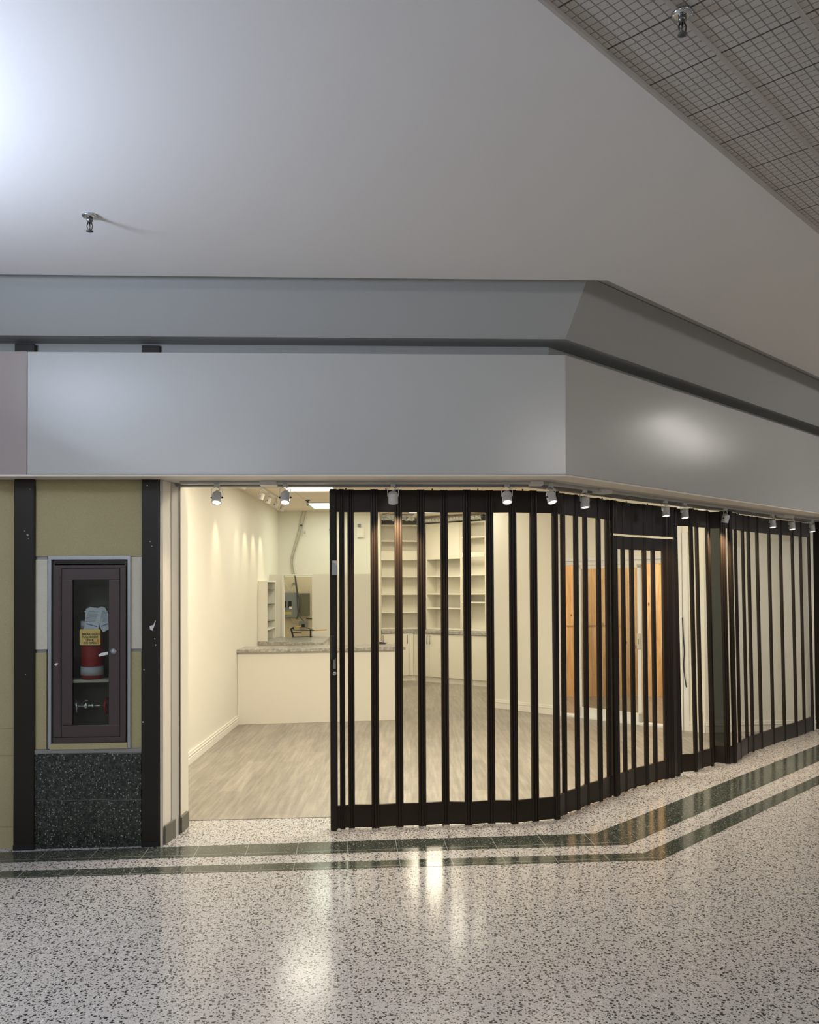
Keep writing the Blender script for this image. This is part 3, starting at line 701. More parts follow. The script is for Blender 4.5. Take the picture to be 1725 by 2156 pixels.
mb = MB(); mb.slab(rp(1343.2, 1350, -.014), rp(1345, 1350, -.014), -.004, 0.001, rp(1344, 1356, -.012).z, rp(1344, 1345, -.012).z); mb.build('lock_slot', 'panel_grey', lf1)

# ------------------------------------------------------------------ front counter
ca, cbp = Vector((XL + .002, 10.6)), Vector((-0.197, 10.894)); cd_ = (cbp - ca).normalized(); cn = Vector((-cd_.y, cd_.x))
ct = thing('service_counter', 'long cream service counter with thin grey top on the left', 'counter', (-1.2, 10.85, .004))
MB().prism([ca, cbp, cbp + cn * .42, Vector((ca.x, (ca + cn * .42).y))], .004, .905).build('counter_body', 'counter_white', ct, bevel=.003)
ea, eb = ca - cn * .045, cbp - cn * .045 + cd_ * .135
MB().prism([Vector((ca.x, ea.y)), eb, eb + cn * .53, Vector((ca.x, (ea + cn * .53).y))], .906, .948).build('worktop', 'worktop', ct, bevel=.004)
# dark wedge item on it
k0 = at_z(808, 1356, .949)
kn = thing('wedge_tool', 'small black wedge shaped tool with pale top on the service counter', 'tool', tuple(k0))
mb = MB(); mb.poly([k0 + Vector(v) for v in ((-.06, -.03, 0), (.02, -.03, 0), (.06, .0, .018), (.02, .03, 0), (-.06, .03, 0), (-.06, -.03, .03), (-.06, .03, .03), (.0, -.02, .022), (.0, .02, .022))],
    [[0, 4, 3, 2, 1][::1], [0, 5, 6, 4], [0, 1, 7, 5], [1, 2, 7], [3, 8, 2], [4, 6, 8, 3], [5, 7, 8, 6], [7, 2, 8]]); mb.build('wedge_body', 'black', kn)
MB().box(k0.x - .058, k0.x - .02, k0.y - .024, k0.y + .024, .981, .989).build('pale_cap', 'sticker', kn)

# second counter, partition with opening
PY = 13.05
tb = thing('back_counter', 'low grey topped counter behind the service counter', 'counter', (-1.6, 12.6, .004))
q0 = at_z(543, 1351, .945); q1 = at_z(680, 1352.5, .945); q2 = at_z(693, 1342, .945)
MB().prism([(XL + .002, q0.y), (q1.x, q1.y), (q2.x, q2.y), (q2.x, PY - .003), (XL + .002, PY - .003)], .90, .944).build('worktop', 'worktop', tb, bevel=.004)
MB().prism([(XL + .002, q0.y + .03), (q1.x - .02, q1.y + .03), (q2.x - .02, q2.y + .03), (q2.x - .02, PY - .003), (XL + .002, PY - .003)], .004, .899).build('counter_body', 'counter_white', tb)
zp = at_y(660, 1209, PY).z; ox0, ox1 = at_y(598, 1300, PY).x, at_y(657.5, 1300, PY).x; oz1 = at_y(630, 1212, PY).z
mb = MB(); mb.box(XL, ox0, PY, PY + .08, 0, zp); mb.box(ox1, BX, PY, PY + .08, 0, zp); mb.box(ox0, ox1, PY, PY + .08, oz1, zp); mb.box(ox0, ox1, PY, PY + .08, 0, .93)
struct(mb.build('wall_partition', 'wall'), 'low cream partition with a rectangular opening')
mb = MB(); fw = .022
mb.box(ox0 - .035, ox0, PY - .012, PY - .0005, .945, oz1 + .022); mb.box(ox0, ox1, PY - .012, PY - .0005, oz1, oz1 + .022); mb.box(ox1, ox1 + .012, PY - .012, PY - .0005, .945, oz1 + .022)
struct(mb.build('trim_11', 'base_white', bevel=.003), 'white edge trim of the partition opening')
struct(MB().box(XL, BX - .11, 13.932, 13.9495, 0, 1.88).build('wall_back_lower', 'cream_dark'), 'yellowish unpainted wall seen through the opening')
# tall narrow shelf box on the back counter
cx1 = at_y(564, 1300, 12.1).x; sy0, sy1 = q0.y + .03, 12.83; sz1 = at_y(553, 1223, 12.12).z
sh = thing('glass_shelf_box', 'tall narrow white box with glass shelves on the back counter', 'shelf', ((XL + cx1) / 2, 12.45, .946))
mb = MB(); mb.box(XL + .003, cx1, sy0, sy0 + .018, .946, sz1); mb.box(XL + .003, cx1, sy1 - .018, sy1, .946, sz1); mb.box(XL + .003, cx1, sy0 + .018, sy1 - .018, sz1 - .018, sz1)
mb.box(XL + .003, XL + .012, sy0 + .018, sy1 - .018, .946, sz1 - .018); zw = 1.12; mb.box(XL + .012, cx1, sy0 + .018, sy1 - .018, zw - .02, zw); mb.build('case', 'cab_white', sh, bevel=.002)
for y in (1241, 1272, 1307):
    z = at_y(572, y, 12.45).z; MB().box(XL + .014, cx1 - .012, sy0 + .019, sy1 - .019, z - .006, z + .002).build('glass_shelf', 'shelf_glass', sh)
# black tool with orange handle standing on the back counter
tl0 = at_z(635, 1344.5, .946)
tool = thing('clamp_saw', 'black framed hand tool with orange and yellow handle on the back counter', 'tool', tuple(tl0))
def tp(x, y): return at_y(x, y + 1.5, 12.72)
mb = MB()
for a, b, r in (((613, 1322), (618, 1341), .014), ((618, 1340), (658, 1339), .008), ((654, 1341), (654, 1326), .012), ((617, 1325), (662, 1325.5), .008), ((617, 1330), (635, 1331), .006), ((613, 1323), (618, 1320), .014), ((619, 1318), (619, 1325), .008), ((645, 1320), (662, 1325.5), .005)):
    mb.cyl(tp(*a), tp(*b), r, n=8)
mb.build('tool_frame', 'black', tool)
MB().cyl(tp(662, 1325.5), tp(688, 1324.5), .008).build('handle', 'orange', tool)
MB().cyl(tp(619, 1320), tp(634, 1317.5), .006).build('yellow_rod', 'yellow', tool)
# items on the back wall seen through the opening
BY = 13.90
def wbox(name, m, x0, x1, y0, y1, d0, d1, parent=None, lab=None, cat=None, Y=BY):
    a, b = at_y(x0, y1, Y - d1), at_y(x1, y0, Y - d1); o_ = MB().box(a.x, b.x, Y - d1, Y - d0, a.z, b.z).build(name, m, parent, bevel=.004)
    if lab: tag(o_, lab, cat)
    return o_
ep = thing('electrical_panel', 'grey electrical breaker panel with black switches seen through the opening', 'electrical panel', tuple(at_y(612, 1300, BY)))
wbox('panel_box', 'panel_grey', 592, 629, 1248, 1300, 0, .10, ep)
for x0, x1 in ((598, 602.5), (607, 614)): wbox('breaker_row', 'black', x0, x1, 1265, 1279, .1, .115, ep)
wbox('paper_label', 'sticker', 609, 615.5, 1277, 1282.5, .1155, .118, ep); wbox('rating_label', 'sign_yellow', 598, 614, 1288, 1294, .101, .103, ep)
wbox('junction_cabinet', 'panel_olive', 632, 652, 1249, 1296, 0, .06, lab='flat olive grey metal box right of the breaker panel', cat='electrical box')
jb = thing('outlet_box', 'small grey junction box with black socket below the olive box', 'electrical box', tuple(at_y(639, 1320, BY)))
wbox('box', 'panel_grey', 630, 648, 1308, 1321, 0, .06, jb); wbox('socket', 'black', 635, 642, 1314, 1320, .0605, .068, jb)
mb = MB(); mb.cyl(at_y(645, 1302, BY - .03), at_y(662, 1303, BY - .03), .012); tag(mb.build('pipe', 'cable_dark', smooth=True), 'short dark pipe stub right of the small grey box', 'pipe')
mb = MB()
mb.tube(curve_pts([at_y(x, y, BY - .13) for x, y in ((621, 1209), (623, 1230), (626, 1250), (627, 1270), (628, 1285), (627, 1298), (624, 1303))]), .010)
mb.tube(curve_pts([at_y(x, y, BY - .13) for x, y in ((623, 1215), (626, 1240), (630, 1262), (630, 1282), (629, 1294), (636, 1304), (640, 1308))]), .007)
tag(mb.build('power_cable', 'cable_dark', smooth=True), 'thick dark cables running down in front of the breaker panel', 'cable')
mb = MB()
for P in (((618, 1299), (620, 1305), (626, 1308), (634, 1306)), ((614, 1300), (617, 1307), (622, 1311), (630, 1309)), ((600, 1230), (606, 1236), (611, 1246)), ((597, 1228), (604, 1233), (609, 1246)), ((619, 1230), (616, 1238), (614, 1247))):
    mb.tube(curve_pts([at_y(x, y, BY - .08) for x, y in P]), .005)
tag(mb.build('thin_cables', 'cable_cream', smooth=True), 'thin pale cables looping around the breaker panel', 'cable')
mb = MB(); mb.lathe(at_y(619, 1229, BY + .03), [(.02, 0), (.02, .02), (.012, .03)], axis=(0, -1, 0)); tag(mb.build('knockout_plug', 'panel_grey', smooth=True), 'small round grey fitting above the breaker panel', 'fitting')
mb = MB()
for P in (((645, 1076), (641, 1095), (633, 1125), (622, 1160), (617, 1185), (621, 1209)), ((638, 1076), (633, 1095), (629, 1120), (619, 1155), (614, 1180), (617, 1209))):
    mb.tube(curve_pts([at_y(x, y, 13.925) for x, y in P]), .010)
tag(mb.build('conduit_cable', 'cable_cream', smooth=True), 'pair of painted cables running down the upper back wall', 'cable')
mb = MB(); mb.lathe(at_y(635, 1106.5, 13.92), [(.014, 0), (.014, .05)], axis=(0, -1, 0)); tag(mb.build('cable_knob', 'black', smooth=True), 'small round black knob beside the painted cables', 'knob')
def plate_thing(x0, x1, y0, y1, lab, Y=13.949, extra=None, cat='switch'):
    t_ = thing('switch_plate', lab, cat, tuple(at_y((x0 + x1) / 2, y1, Y)))
    wbox('plate', 'cab_white', x0, x1, y0, y1, 0, .012, t_, Y=Y)
    for e in extra or (): wbox('rocker', e[4], e[0], e[1], e[2], e[3], .0125, .022, t_, Y=Y)
plate_thing(637, 646.5, 1114, 1128, 'white switch plate right of the painted cables', extra=[(640, 643.5, 1118, 1124, 'shelf_metal')])
plate_thing(690.5, 699, 1111, 1125, 'white plate with a dark button near the top of the back wall', extra=[(693, 696, 1113.5, 1117.5, 'black'), (693, 696, 1120, 1123, 'shelf_metal')])
tm = thing('alarm_box', 'white alarm box high on the back wall seen through the gate', 'alarm', tuple(at_y(759, 1132, 13.95)))
wbox('box', 'cab_white', 752, 766, 1112, 1131, 0, .06, tm, Y=13.949); wbox('sounder', 'panel_grey', 753, 759.5, 1103, 1109.5, 0, .03, tm, Y=13.949)
for x, lab in ((762.5, 'left outlet with plugged cord on the partition seen through the gate'), (775, 'right outlet with plugged cord on the partition seen through the gate')):
    t_ = thing('wall_outlet', lab, 'outlet', tuple(at_y(x, 1262, PY)))
    wbox('plate', 'cab_white', x - 4, x + 5, 1249, 1262, 0, .012, t_, Y=13.949)
    wbox('plug', 'panel_grey', x + 1.2, x + 2.6, 1250, 1262, .0125, .05, t_, Y=13.949)
    mb = MB(); mb.tube(curve_pts([at_y(x + 2, 1261, 13.9), at_y(x, 1263.5, 13.89), at_y(x - 3, 1263.5, 13.9)]), .006); mb.build('cord', 'cable_dark', t_)

# ------------------------------------------------------------------ rear cabinets and shelving
B0, B1, B2 = Vector((BX + .005, 15.19)), Vector((0.062, 15.302)), Vector((1.30, 14.325))
bd = (B2 - B1).normalized(); bn = Vector((-bd.y, bd.x)); ad = (B1 - B0).normalized(); an = Vector((-ad.y, ad.x))
def bpt(x, y, o=0.0): return at_pl(x, y, B1 + bn * o, B2 + bn * o)
def apt(x, y, o=0.0): return at_pl(x, y, B0 + an * o, B1 + an * o)
def base_unit(A, B, n_, lab, dsplit, handles, pfun):
    A = A.xy; B = B.xy
    t_ = thing('base_cabinet', lab, 'cabinet', (*((A + B) / 2), .004), 'base cabinets at the rear of the shop')
    MB().slab(A, B, .02, .52, .10, .868).build('carcass', 'cab_white', t_)
    MB().slab(A, B, .035, .50, .004, .098).build('toe_kick', 'base_white', t_)
    D = (B - A); hn = Vector((-D.y, D.x)).normalized()
    pts = [0] + dsplit + [1]
    for i in range(len(pts) - 1):
        a = A + D * pts[i] + D.normalized() * .002; b = A + D * pts[i + 1] - D.normalized() * .002
        d_ = MB().slab(a, b, 0, .018, .105, .862).build('door', 'cab_white', t_, bevel=.002)
        hx = handles[i]
        if hx:
            h = (a + (b - a) * hx) - hn * .03; mb = MB()
            mb.cyl((*h, .68), (*h, .84), .006); mb.cyl((*h, .70), (*(h + hn * .03), .70), .004); mb.cyl((*h, .82), (*(h + hn * .03), .82), .004)
            mb.build('handle', 'alu_dark', d_, smooth=True)
base_unit(B0, apt(851, 1400) + Vector((0.09, 0.01, 0)), 1, 'left cream base cabinet with one slim bar handle, beside the counter', [.5], [.1, .88], apt)
base_unit(apt(851, 1400) + Vector((.093, .01, 0)), Vector((*B1, 0)), 1, 'narrow blank cream cabinet panel in the corner', [], [0], apt)
m1 = bpt(906, 1400)
base_unit(Vector((*B1, 0)) + Vector((.0, .0, 0)), bpt(944, 1400), 1, 'angled cream base cabinet with two bar handles side by side', [.46], [.93, .07], bpt)
base_unit(bpt(944.6, 1400), bpt(993, 1400), 1, 'angled cream base cabinet between the handled pair and the end unit', [], [0], bpt)
base_unit(bpt(993.6, 1400), Vector((*B2, 0)), 1, 'rightmost angled cream base cabinet against the side wall', [], [0], bpt)
kf = [o for o in C.objects if o.get('label', '').startswith('narrow blank cream')][0]; nn = (an + bn).normalized(); pc_ = B1 + nn * .045
MB().prism([pc_ + Vector((-.04, -.02)), pc_ + Vector((.04, -.03)), pc_ + Vector((.03, .03)), pc_ + Vector((-.03, .03))], .004, .868).build('corner_filler', 'cab_white', kf)
wt = thing('rear_worktop', 'grey speckled worktop over the rear cabinets', 'worktop', (*B1, .87))
cA = an * -.02; cB = bn * -.02
mid = B1 - (an + bn).normalized() * .021; midb = B1 + (an + bn).normalized() * .56
MB().prism([B0 + cA, mid, B2 + cB, B2 + bn * .53, midb, B0 + an * .53], .87, .925).build('worktop_slab', 'worktop', wt, bevel=.004)
# upper shelving
UO = .20
def upper(A, B, zs_, hdr, lab, depth=.30, blank=None, ztop=2.84):
    A = A.xy; B = B.xy; D = (B - A).normalized()
    t_ = thing('wall_shelving', lab, 'shelving', (*((A + B) / 2), .928), 'open shelving at the rear of the shop')
    N = Vector((-D.y, D.x)); m_ = MB()
    for P in (A, B - D * .02): m_.prism([P, P + D * .02, P + D * .02 + N * depth, P + N * depth], .928, ztop)
    m_.slab(A + D * .02, B - D * .02, depth - .012, depth, .928, ztop); m_.slab(A + D * .02, B - D * .02, 0, depth - .012, ztop - .02, ztop)
    m_.slab(A + D * .02, B - D * .02, 0, depth - .012, .928, .955)
    m_.build('case', 'cab_white', t_, bevel=.002)
    MB().slab(A + D * .021, B - D * .021, -.004, .03, hdr[0], hdr[1]).build('header_panel', 'cab_white', t_, bevel=.002)
    for z in zs_: MB().slab(A + D * .021, B - D * .021, .002, depth - .013, z - .012, z + .012).build('shelf', 'cab_white', t_)
def za(y, Y): return 1.75 + (1229 - y) / 1780 * Y
u0 = apt(800, 1200, UO) ; u1 = apt(893, 1200, UO); ub1 = bpt(897, 1200, UO); ub2 = bpt(971, 1200, UO); ub3 = bpt(1023, 1200, UO)
Y0 = 15.45
upper(u0 - Vector((.03, 0, 0)), u1, [za(1138, Y0), za(1213, Y0), za(1250, Y0), za(1288, Y0)], (za(1178, Y0), za(1159, Y0)), 'left open cream shelving bay facing the shop front')
upper(ub1, ub2, [za(1213, 15.2), za(1250, 15.2), za(1280, 15.2)], (za(1177, 15.2), 2.84), 'middle angled shelving bay with tall blank panel on top')
upper(ub2 + Vector((.004, -.003, 0)), ub3, [za(1131, 14.8), za(1210, 14.8), za(1250, 14.8), za(1268, 14.8)], (za(1173, 14.8), za(1163, 14.8)), 'right angled shelving bay against the side wall')
# loose foil duct and lifted tile above the shelves
mb = MB(); P = [Vector((*bpt(x, 1090, .10).xy, 2.905)) for x in (905, 940, 975, 1015)]
P = curve_pts([P[0] + Vector((-.12, .02, 0))] + P, 10)
prof = []
for i, p in enumerate(P): prof.append(p)
V = MB()
for i in range(len(P) - 1): V.cyl(P[i], P[i + 1], .052 if i % 2 else .044, .044 if i % 2 else .052, n=14, cap=False)
tag(V.build('foil_duct', 'foil', smooth=True), 'crumpled silver foil duct lying above the shelving', 'duct')
mb = MB()
for i in range(9):
    for j in range(4): pass
n_ = 12; vs = []; fs = []
for i in range(n_ + 1):
    for j in range(5):
        p = at_y(803 + 70 * i / n_, 1074 + 5.5 * j + random.uniform(-1.5, 1.5), 14.6 + random.uniform(-.06, .06) + .03 * j); vs.append(p)
for i in range(n_):
    for j in range(4):
        a = i * 5 + j; fs.append([a, a + 5, a + 6, a + 1])
mb.poly([v if v.z < 2.962 else Vector((v.x, v.y, 2.962)) for v in vs], fs)
o_ = mb.build('plastic_sheet', 'foil'); sm = o_.modifiers.new('solid', 'SOLIDIFY'); sm.thickness = .003
tag(o_, 'crumpled silvery sheet hanging from the ceiling by the shelving', 'sheet')

# ------------------------------------------------------------------ store ceiling lights
def troffer(x0, x1, y0, y1, m, lab, power, col, vis=True):
    t_ = thing('ceiling_light', lab, 'ceiling light', ((x0 + x1) / 2, (y0 + y1) / 2, 2.969), 'flat panel lights in the shop ceiling')
    mb = MB(); e = .03
    mb.box(x0 - e, x1 + e, y0 - e, y0, 2.955, 2.969); mb.box(x0 - e, x1 + e, y1, y1 + e, 2.955, 2.969); mb.box(x0 - e, x0, y0, y1, 2.955, 2.969); mb.box(x1, x1 + e, y0, y1, 2.955, 2.969)
    mb.build('light_frame', 'spot_white', t_); MB().box(x0, x1, y0, y1, 2.958, 2.968).build('diffuser', m, t_)
    lamp('AREA', (0, 0, -.02), power, col, x1 - x0, y1 - y0, name='light', parent=t_)
WL = (1.0, .90, .72)
troffer(-1.55, -.95, 9.7, 10.9, 'tube_white', 'white lit ceiling panel nearest the shop front on the left', 11, WL)
troffer(-1.50, -.90, 12.5, 13.45, 'tube_cool', 'bluish lit ceiling panel over the back counter', 10, (.97, 1.0, .82))
troffer(.48, .92, 11.2, 12.2, 'tube_white', 'white lit ceiling panel in the middle of the shop', 9, WL)
troffer(.0, .6, 13.3, 14.3, 'tube_white', 'unseen white lit ceiling panel added to light the shelving', 34, (1.0, .88, .66))  # unseen panel, added to brighten the shelving
troffer(-1.4, -.8, 7.0, 8.2, 'tube_white', 'unseen white lit ceiling panel added to light the open entrance', 36, WL)  # unseen panel, added to fill the entrance with light
troffer(-.1, .5, 6.9, 8.0, 'tube_white', 'unseen white lit ceiling panel added to light the shop behind the gate', 58, WL)  # added out of view to light the shop behind the gate
troffer(1.2, 1.75, 7.15, 8.2, 'tube_white', 'unseen white lit ceiling panel added to brighten the gate bend', 54, WL)  # added out of view to brighten the bend of the gate
lamp('AREA', (3.6, 11.8, 2.9), 62, (1.0, .90, .72), 1.0, name='pine_room_light')
lamp('AREA', (3.3, 9.0, 2.9), 9, (1.0, .90, .72), .5, name='store_light')

# ------------------------------------------------------------------ sprinklers
def sprinkler(p, lab, s=1.0, m='chrome'):
    t_ = thing('sprinkler', lab, 'sprinkler', tuple(p), 'ceiling sprinklers')
    p = Vector(p)
    MB().lathe(p, [(.030 * s, 0), (.046 * s, -.004 * s), (.042 * s, -.012 * s), (.028 * s, -.018 * s)]).build('escutcheon', m, t_, smooth=True)
    mb = MB(); mb.lathe(p, [(.017 * s, -.015 * s), (.017 * s, -.035 * s), (.012 * s, -.038 * s), (.012 * s, -.045 * s)], n=12)
    for sx in (-1, 1): mb.tube([p + Vector((sx * .010 * s, 0, -.045 * s)), p + Vector((sx * .016 * s, 0, -.06 * s)), p + Vector((sx * .013 * s, 0, -.08 * s)), p + Vector((0, 0, -.09 * s))], .0035 * s, 6)
    mb.cyl(p + Vector((0, 0, -.045 * s)), p + Vector((0, 0, -.085 * s)), .004 * s, n=8)
    mb.build('sprinkler_body', 'dark_chrome', t_, smooth=True)
    MB().lathe(p, [(.018 * s, -.090 * s), (.021 * s, -.094 * s), (.008 * s, -.097 * s)], n=16).build('deflector', 'cable_dark', t_, smooth=True)
sprinkler(at_z(189, 453, Z1), 'chrome sprinkler on the smooth drywall ceiling at the left', .88)
sprinkler(at_z(1437, 27, Z1 + .003), 'chrome sprinkler on the scored tile ceiling at the right', .78)
sprinkler(at_z(648, 1052.5, 2.968), 'dark sprinkler on the shop ceiling beside the bluish light', .85, 'cable_dark')

# ------------------------------------------------------------------ tracks and spotlights of the header
TO = None
spots = [(457, 1058, 'front'), (601, 1060, 'front'), (828, 1061, 'gate'), (1068, 1060, 'front'), (1161, 1060, 'right'), (1232, 1068, 'r2'), (1402, 1086, 'r2'), (1442, 1091, 'r2'), (1528, 1100, 'gater'), (1627, 1112, 'r2'), (1668, 1117, 'r2'), (1710, 1118, 'r2')]
tr = thing('lighting_track', 'white ceiling lighting track under the header soffit', 'track', (*off(.30)[1], 2.467))
MB().prism(ring(.275, .315, at_z(375, 1014, 2.46).x, 4.70), 2.450, 2.4675).build('rail', 'soffit_grey', tr, bevel=.002)
for x0, x1 in ((546, 582), (1118, 1145), (1268, 1290), (1652, 1672)):
    a = at_pl(x0, 1013, off(.25)[0 if x0 < 1190 else 1], off(.25)[1 if x0 < 1190 else 2]); b = at_pl(x1, 1013, off(.25)[0 if x0 < 1190 else 1], off(.25)[1 if x0 < 1190 else 2])
    MB().slab(a, b, 0, .09, 2.438, 2.467).build('power_feed', 'spot_white', tr, bevel=.003)
MB().prism(ring(.40, .47, at_z(362, 1020, 2.46).x, 4.62), 2.446, 2.4675).build('gate_rail', 'alu_dark', tr, bevel=.002)

def spot_proto(dirv, name, m='spot_grey', big=1.0):
    """spot hanging from its adapter at local origin, aiming along dirv"""
    t_ = thing(name, 'spot', 'spotlight', (0, 0, 0))
    d = Vector(dirv).normalized(); side = Vector((0, 0, 1)).cross(d); side = side.normalized() if side.length > .05 else Vector((1, 0, 0))
    MB().box(-.016, .016, -.022, .022, -.022, 0).build('adapter', m, t_, bevel=.002)
    hc = Vector((0, 0, -.094)); r = .034 * big
    mb = MB(); mb.tube([Vector((0, 0, -.02)), side * .012 + Vector((0, 0, -.022)), side * (r + .004) + Vector((0, 0, -.035)), hc + side * (r + .004)], .0022, 6)
    mb.tube([Vector((0, 0, -.02)), -side * .012 + Vector((0, 0, -.022)), -side * (r + .004) + Vector((0, 0, -.035)), hc - side * (r + .004)], .0022, 6)
    mb.build('yoke', m, t_)
    mb = MB(); 
    for s_ in (1, -1): mb.cyl(hc + side * s_ * (r * .9), hc + side * s_ * (r + .009), .006, n=10)
    mb.build('knob', 'black', t_)
    MB().lathe(hc, [(r * .35, -.040), (r * .8, -.037), (r * .98, -.028), (r, -.022), (r, .030), (r * 1.03, .032), (r * 1.03, .040), (r * .86, .041), (r * .84, .034)], axis=d).build('housing', m, t_, smooth=True)
    MB().lathe(hc, [(r * .85, .0345), (r * .80, .039), (r * .3, .041)], axis=d).build('lens', 'lens', t_, smooth=True)
    mb = MB(); mb.tube(curve_pts([Vector((0, 0, -.02)), Vector((.02, 0, -.035)), Vector((.015, 0, -.045)), Vector((-.006, .004, -.045)), hc - d * .05]), .0028, 6); mb.build('cable', m, t_, smooth=True)
    return t_, hc + d * .055, d
def pitch(deg, az=-90):
    a = math.radians(deg); z = math.radians(az); return (math.sin(a) * math.cos(z), math.sin(a) * math.sin(z), -math.cos(a))
protos = {'front': spot_proto(pitch(24), 'track_spotlight'), 'gate': spot_proto(pitch(30, 90), 'track_spotlight'), 'gater': spot_proto(pitch(14, 135), 'track_spotlight'), 'right': spot_proto(pitch(22, -60), 'track_spotlight'), 'r2': spot_proto(pitch(9, -75), 'track_spotlight')}
used = set()
labs = ['first track spotlight at the far left, over the open entrance', 'second track spotlight, left of the gate edge over the entrance', 'track spotlight lighting the gate with a warm glow', 'track spotlight left of the header corner with bright lens', 'track spotlight just at the header corner with tilted bright lens',
        'first track spotlight right of the header corner', 'left one of the close pair above the gate door', 'right one of the close pair above the gate door', 'track spotlight above the glowing bronze post', 'third track spotlight from the right end', 'second track spotlight from the right end', 'last track spotlight at the right end']
for (x, y, kd), lab in zip(spots, labs):
    pr, lp, d = protos[kd]
    o_ = pr if kd not in used else copy_tree(pr); used.add(kd)
    seg = 0 if x < 1180 else 1; L_ = off(.295)
    p = at_pl(x, y, L_[seg], L_[seg + 1]); o_.location = (p.x, p.y, 2.450)
    o_['label'] = lab; o_['group'] = 'track spotlights under the header'
    lamp('SPOT', tuple(lp), {457: 16, 601: 16, 828: 115, 1068: 16, 1161: 16, 1528: 95, 1627: 26}.get(x, 19), (1.0, .78, .54), .025, aim=tuple(lp + d), spot=math.radians(105 if kd != 'gate' else 80), blend=.9, name='light', parent=o_)

# inner track along the left wall
ta, tb_ = at_z(549, 1024, 2.95), at_z(597, 1062, 2.95)
it = thing('lighting_track', 'white lighting track on the shop ceiling along the left wall', 'track', (ta.x, ta.y, 2.969))
tx = (ta.x + tb_.x) / 2
MB().box(tx - .018, tx + .018, ta.y - 2.2, tb_.y + .1, 2.951, 2.969).build('rail', 'spot_white', it)
wp, lpw, dw = spot_proto(pitch(22, 165), 'ceiling_spotlight', 'spot_white')
il = ['nearest white spotlight of the inner track with bright lens', 'second white spotlight of the inner track', 'third white spotlight of the inner track', 'fourth white spotlight of the inner track', 'white spotlight of the inner track half hidden by the header']
for k, (px, lab) in enumerate(zip((551, 566, 581, 594, 513), il)):
    o_ = wp if k == 0 else copy_tree(wp); yy = tx * 1780 / (px - 862.5); o_.location = (tx, yy, 2.951); o_['label'] = lab; o_['group'] = 'white spotlights on the inner track'
    lamp('SPOT', tuple(lpw), 9, (1.0, .86, .62), .02, aim=tuple(lpw + dw), spot=math.radians(42), blend=.8, name='light', parent=o_)

# ------------------------------------------------------------------ folding gate
ZB, ZR, ZP, ZTOP = .012, .172, 2.272, 2.432
def gpt(x, y): return at_z(x, y, ZB).xy
def post(mb, p, d, wd, z0, z1, sh=(0, 0), dep=.009):
    """ribbed hinge post: flat core with three rounded ribs on both faces"""
    n = Vector((-d.y, d.x)); P = []
    for s_ in (-1, 1):
        for k in (-1, 0, 1):
            for j in range(5):
                t = math.pi * j / 4; u = k * wd / 3 * s_ * -1 + (wd / 6.2) * math.cos(t) * (s_) * 1; v = s_ * (dep + (wd / 6.2) * math.sin(t) * .8)
                P.append((u, v))
    # order points around the outline
    lowp = sorted([q for q in P if q[1] < 0], key=lambda q: q[0]); hip = sorted([q for q in P if q[1] > 0], key=lambda q: -q[0])
    pl = [p + d * u + n * v for u, v in lowp + hip]
    mb.prism(pl, z0, z1, sh); return mb
def gate(name, lab, pts, lean=0.0, pw=.046, widths=None, head=None, solid=(), hang=True, label_cat='gate', dark=()):
    P = [gpt(*q) for q in pts]; c = sum(P, Vector((0, 0))) / len(P)
    t_ = thing(name, lab, label_cat, (c.x, c.y, 0.0)); n = len(P)
    gd = (P[-1] - P[0]).normalized()
    def sh(z): k = -lean * (z - ZB) / (ZTOP - ZB); return gd * k
    def prism_seg(mb, A, B, t0, t1, z0, z1):
        s0, s1 = sh(z0), sh(z1); A0, B0 = A + s0, B + s0; return mb.slab(A0, B0, t0, t1, z0, z1, (s1 - s0))
    top = head if head else ZP
    for i in range(n):
        d = Vector((0, 0))
        if i > 0: d += (P[i] - P[i - 1]).normalized()
        if i < n - 1: d += (P[i + 1] - P[i]).normalized()
        d.normalize(); w_ = (widths or {}).get(i, pw); mb = MB()
        if head:
            s0 = sh(ZB); post(mb, P[i] + s0, d, w_, ZB - .006, 2.142, sh(2.142) - s0); q = sh(2.162)
            post(MB(), P[i] + q, d, w_, 2.162, ZTOP, sh(ZTOP) - q).build('header_post', 'bronze', t_)
        else:
            s0 = sh(ZB); post(mb, P[i] + s0, d, w_, ZB - .006, ZTOP + .004, sh(ZTOP) - s0)
        mb.build('hinge_post', 'bronze', t_)
    for i in range(n - 1):
        A, B = P[i], P[i + 1]; d = (B - A).normalized(); ln = (B - A).length
        a, b = A + d * min(.012, ln * .3), B - d * min(.012, ln * .3); mb = MB()
        if head: prism_seg(MB(), a, b, -.010, .010, 2.162, ZTOP).build('header_leaf', 'bronze', t_)
        if i in solid:
            prism_seg(mb, a, b, -.012, .012, ZB, 2.142 if head else ZTOP)
            mb.build('leaf_panel', 'bronze', t_); continue
        tz_ = 2.142 if head else ZTOP
        prism_seg(mb, a, b, -.010, .010, ZB, ZR); prism_seg(mb, a, b, -.010, .010, top, tz_)
        st_ = min(.006, ln * .1)
        prism_seg(mb, a, a + d * st_, -.010, .010, ZR - .001, top + .001); prism_seg(mb, b - d * st_, b, -.010, .010, ZR - .001, top + .001)
        pn = mb.build('leaf_frame', 'bronze', t_)
        mb = MB(); s0, s1 = sh(ZR), sh(top); A0, B0 = a + s0, b + s0; dd = (s1 - s0)
        mb.poly([(*A0, ZR - .004), (*B0, ZR - .004), (*(B0 + dd), top + .004), (*(A0 + dd), top + .004)], [[0, 1, 2, 3]])
        mb.build('pane', 'dark_pane' if i in dark else 'pane', pn)
        if hang and i % 2 == 1:
            m_ = (A + B) / 2 + sh(ZTOP); mb = MB(); mb.cyl((*m_, ZTOP - .005), (*m_, 2.4455), .005, n=8); mb.build('hanger', 'black', t_)
    return t_
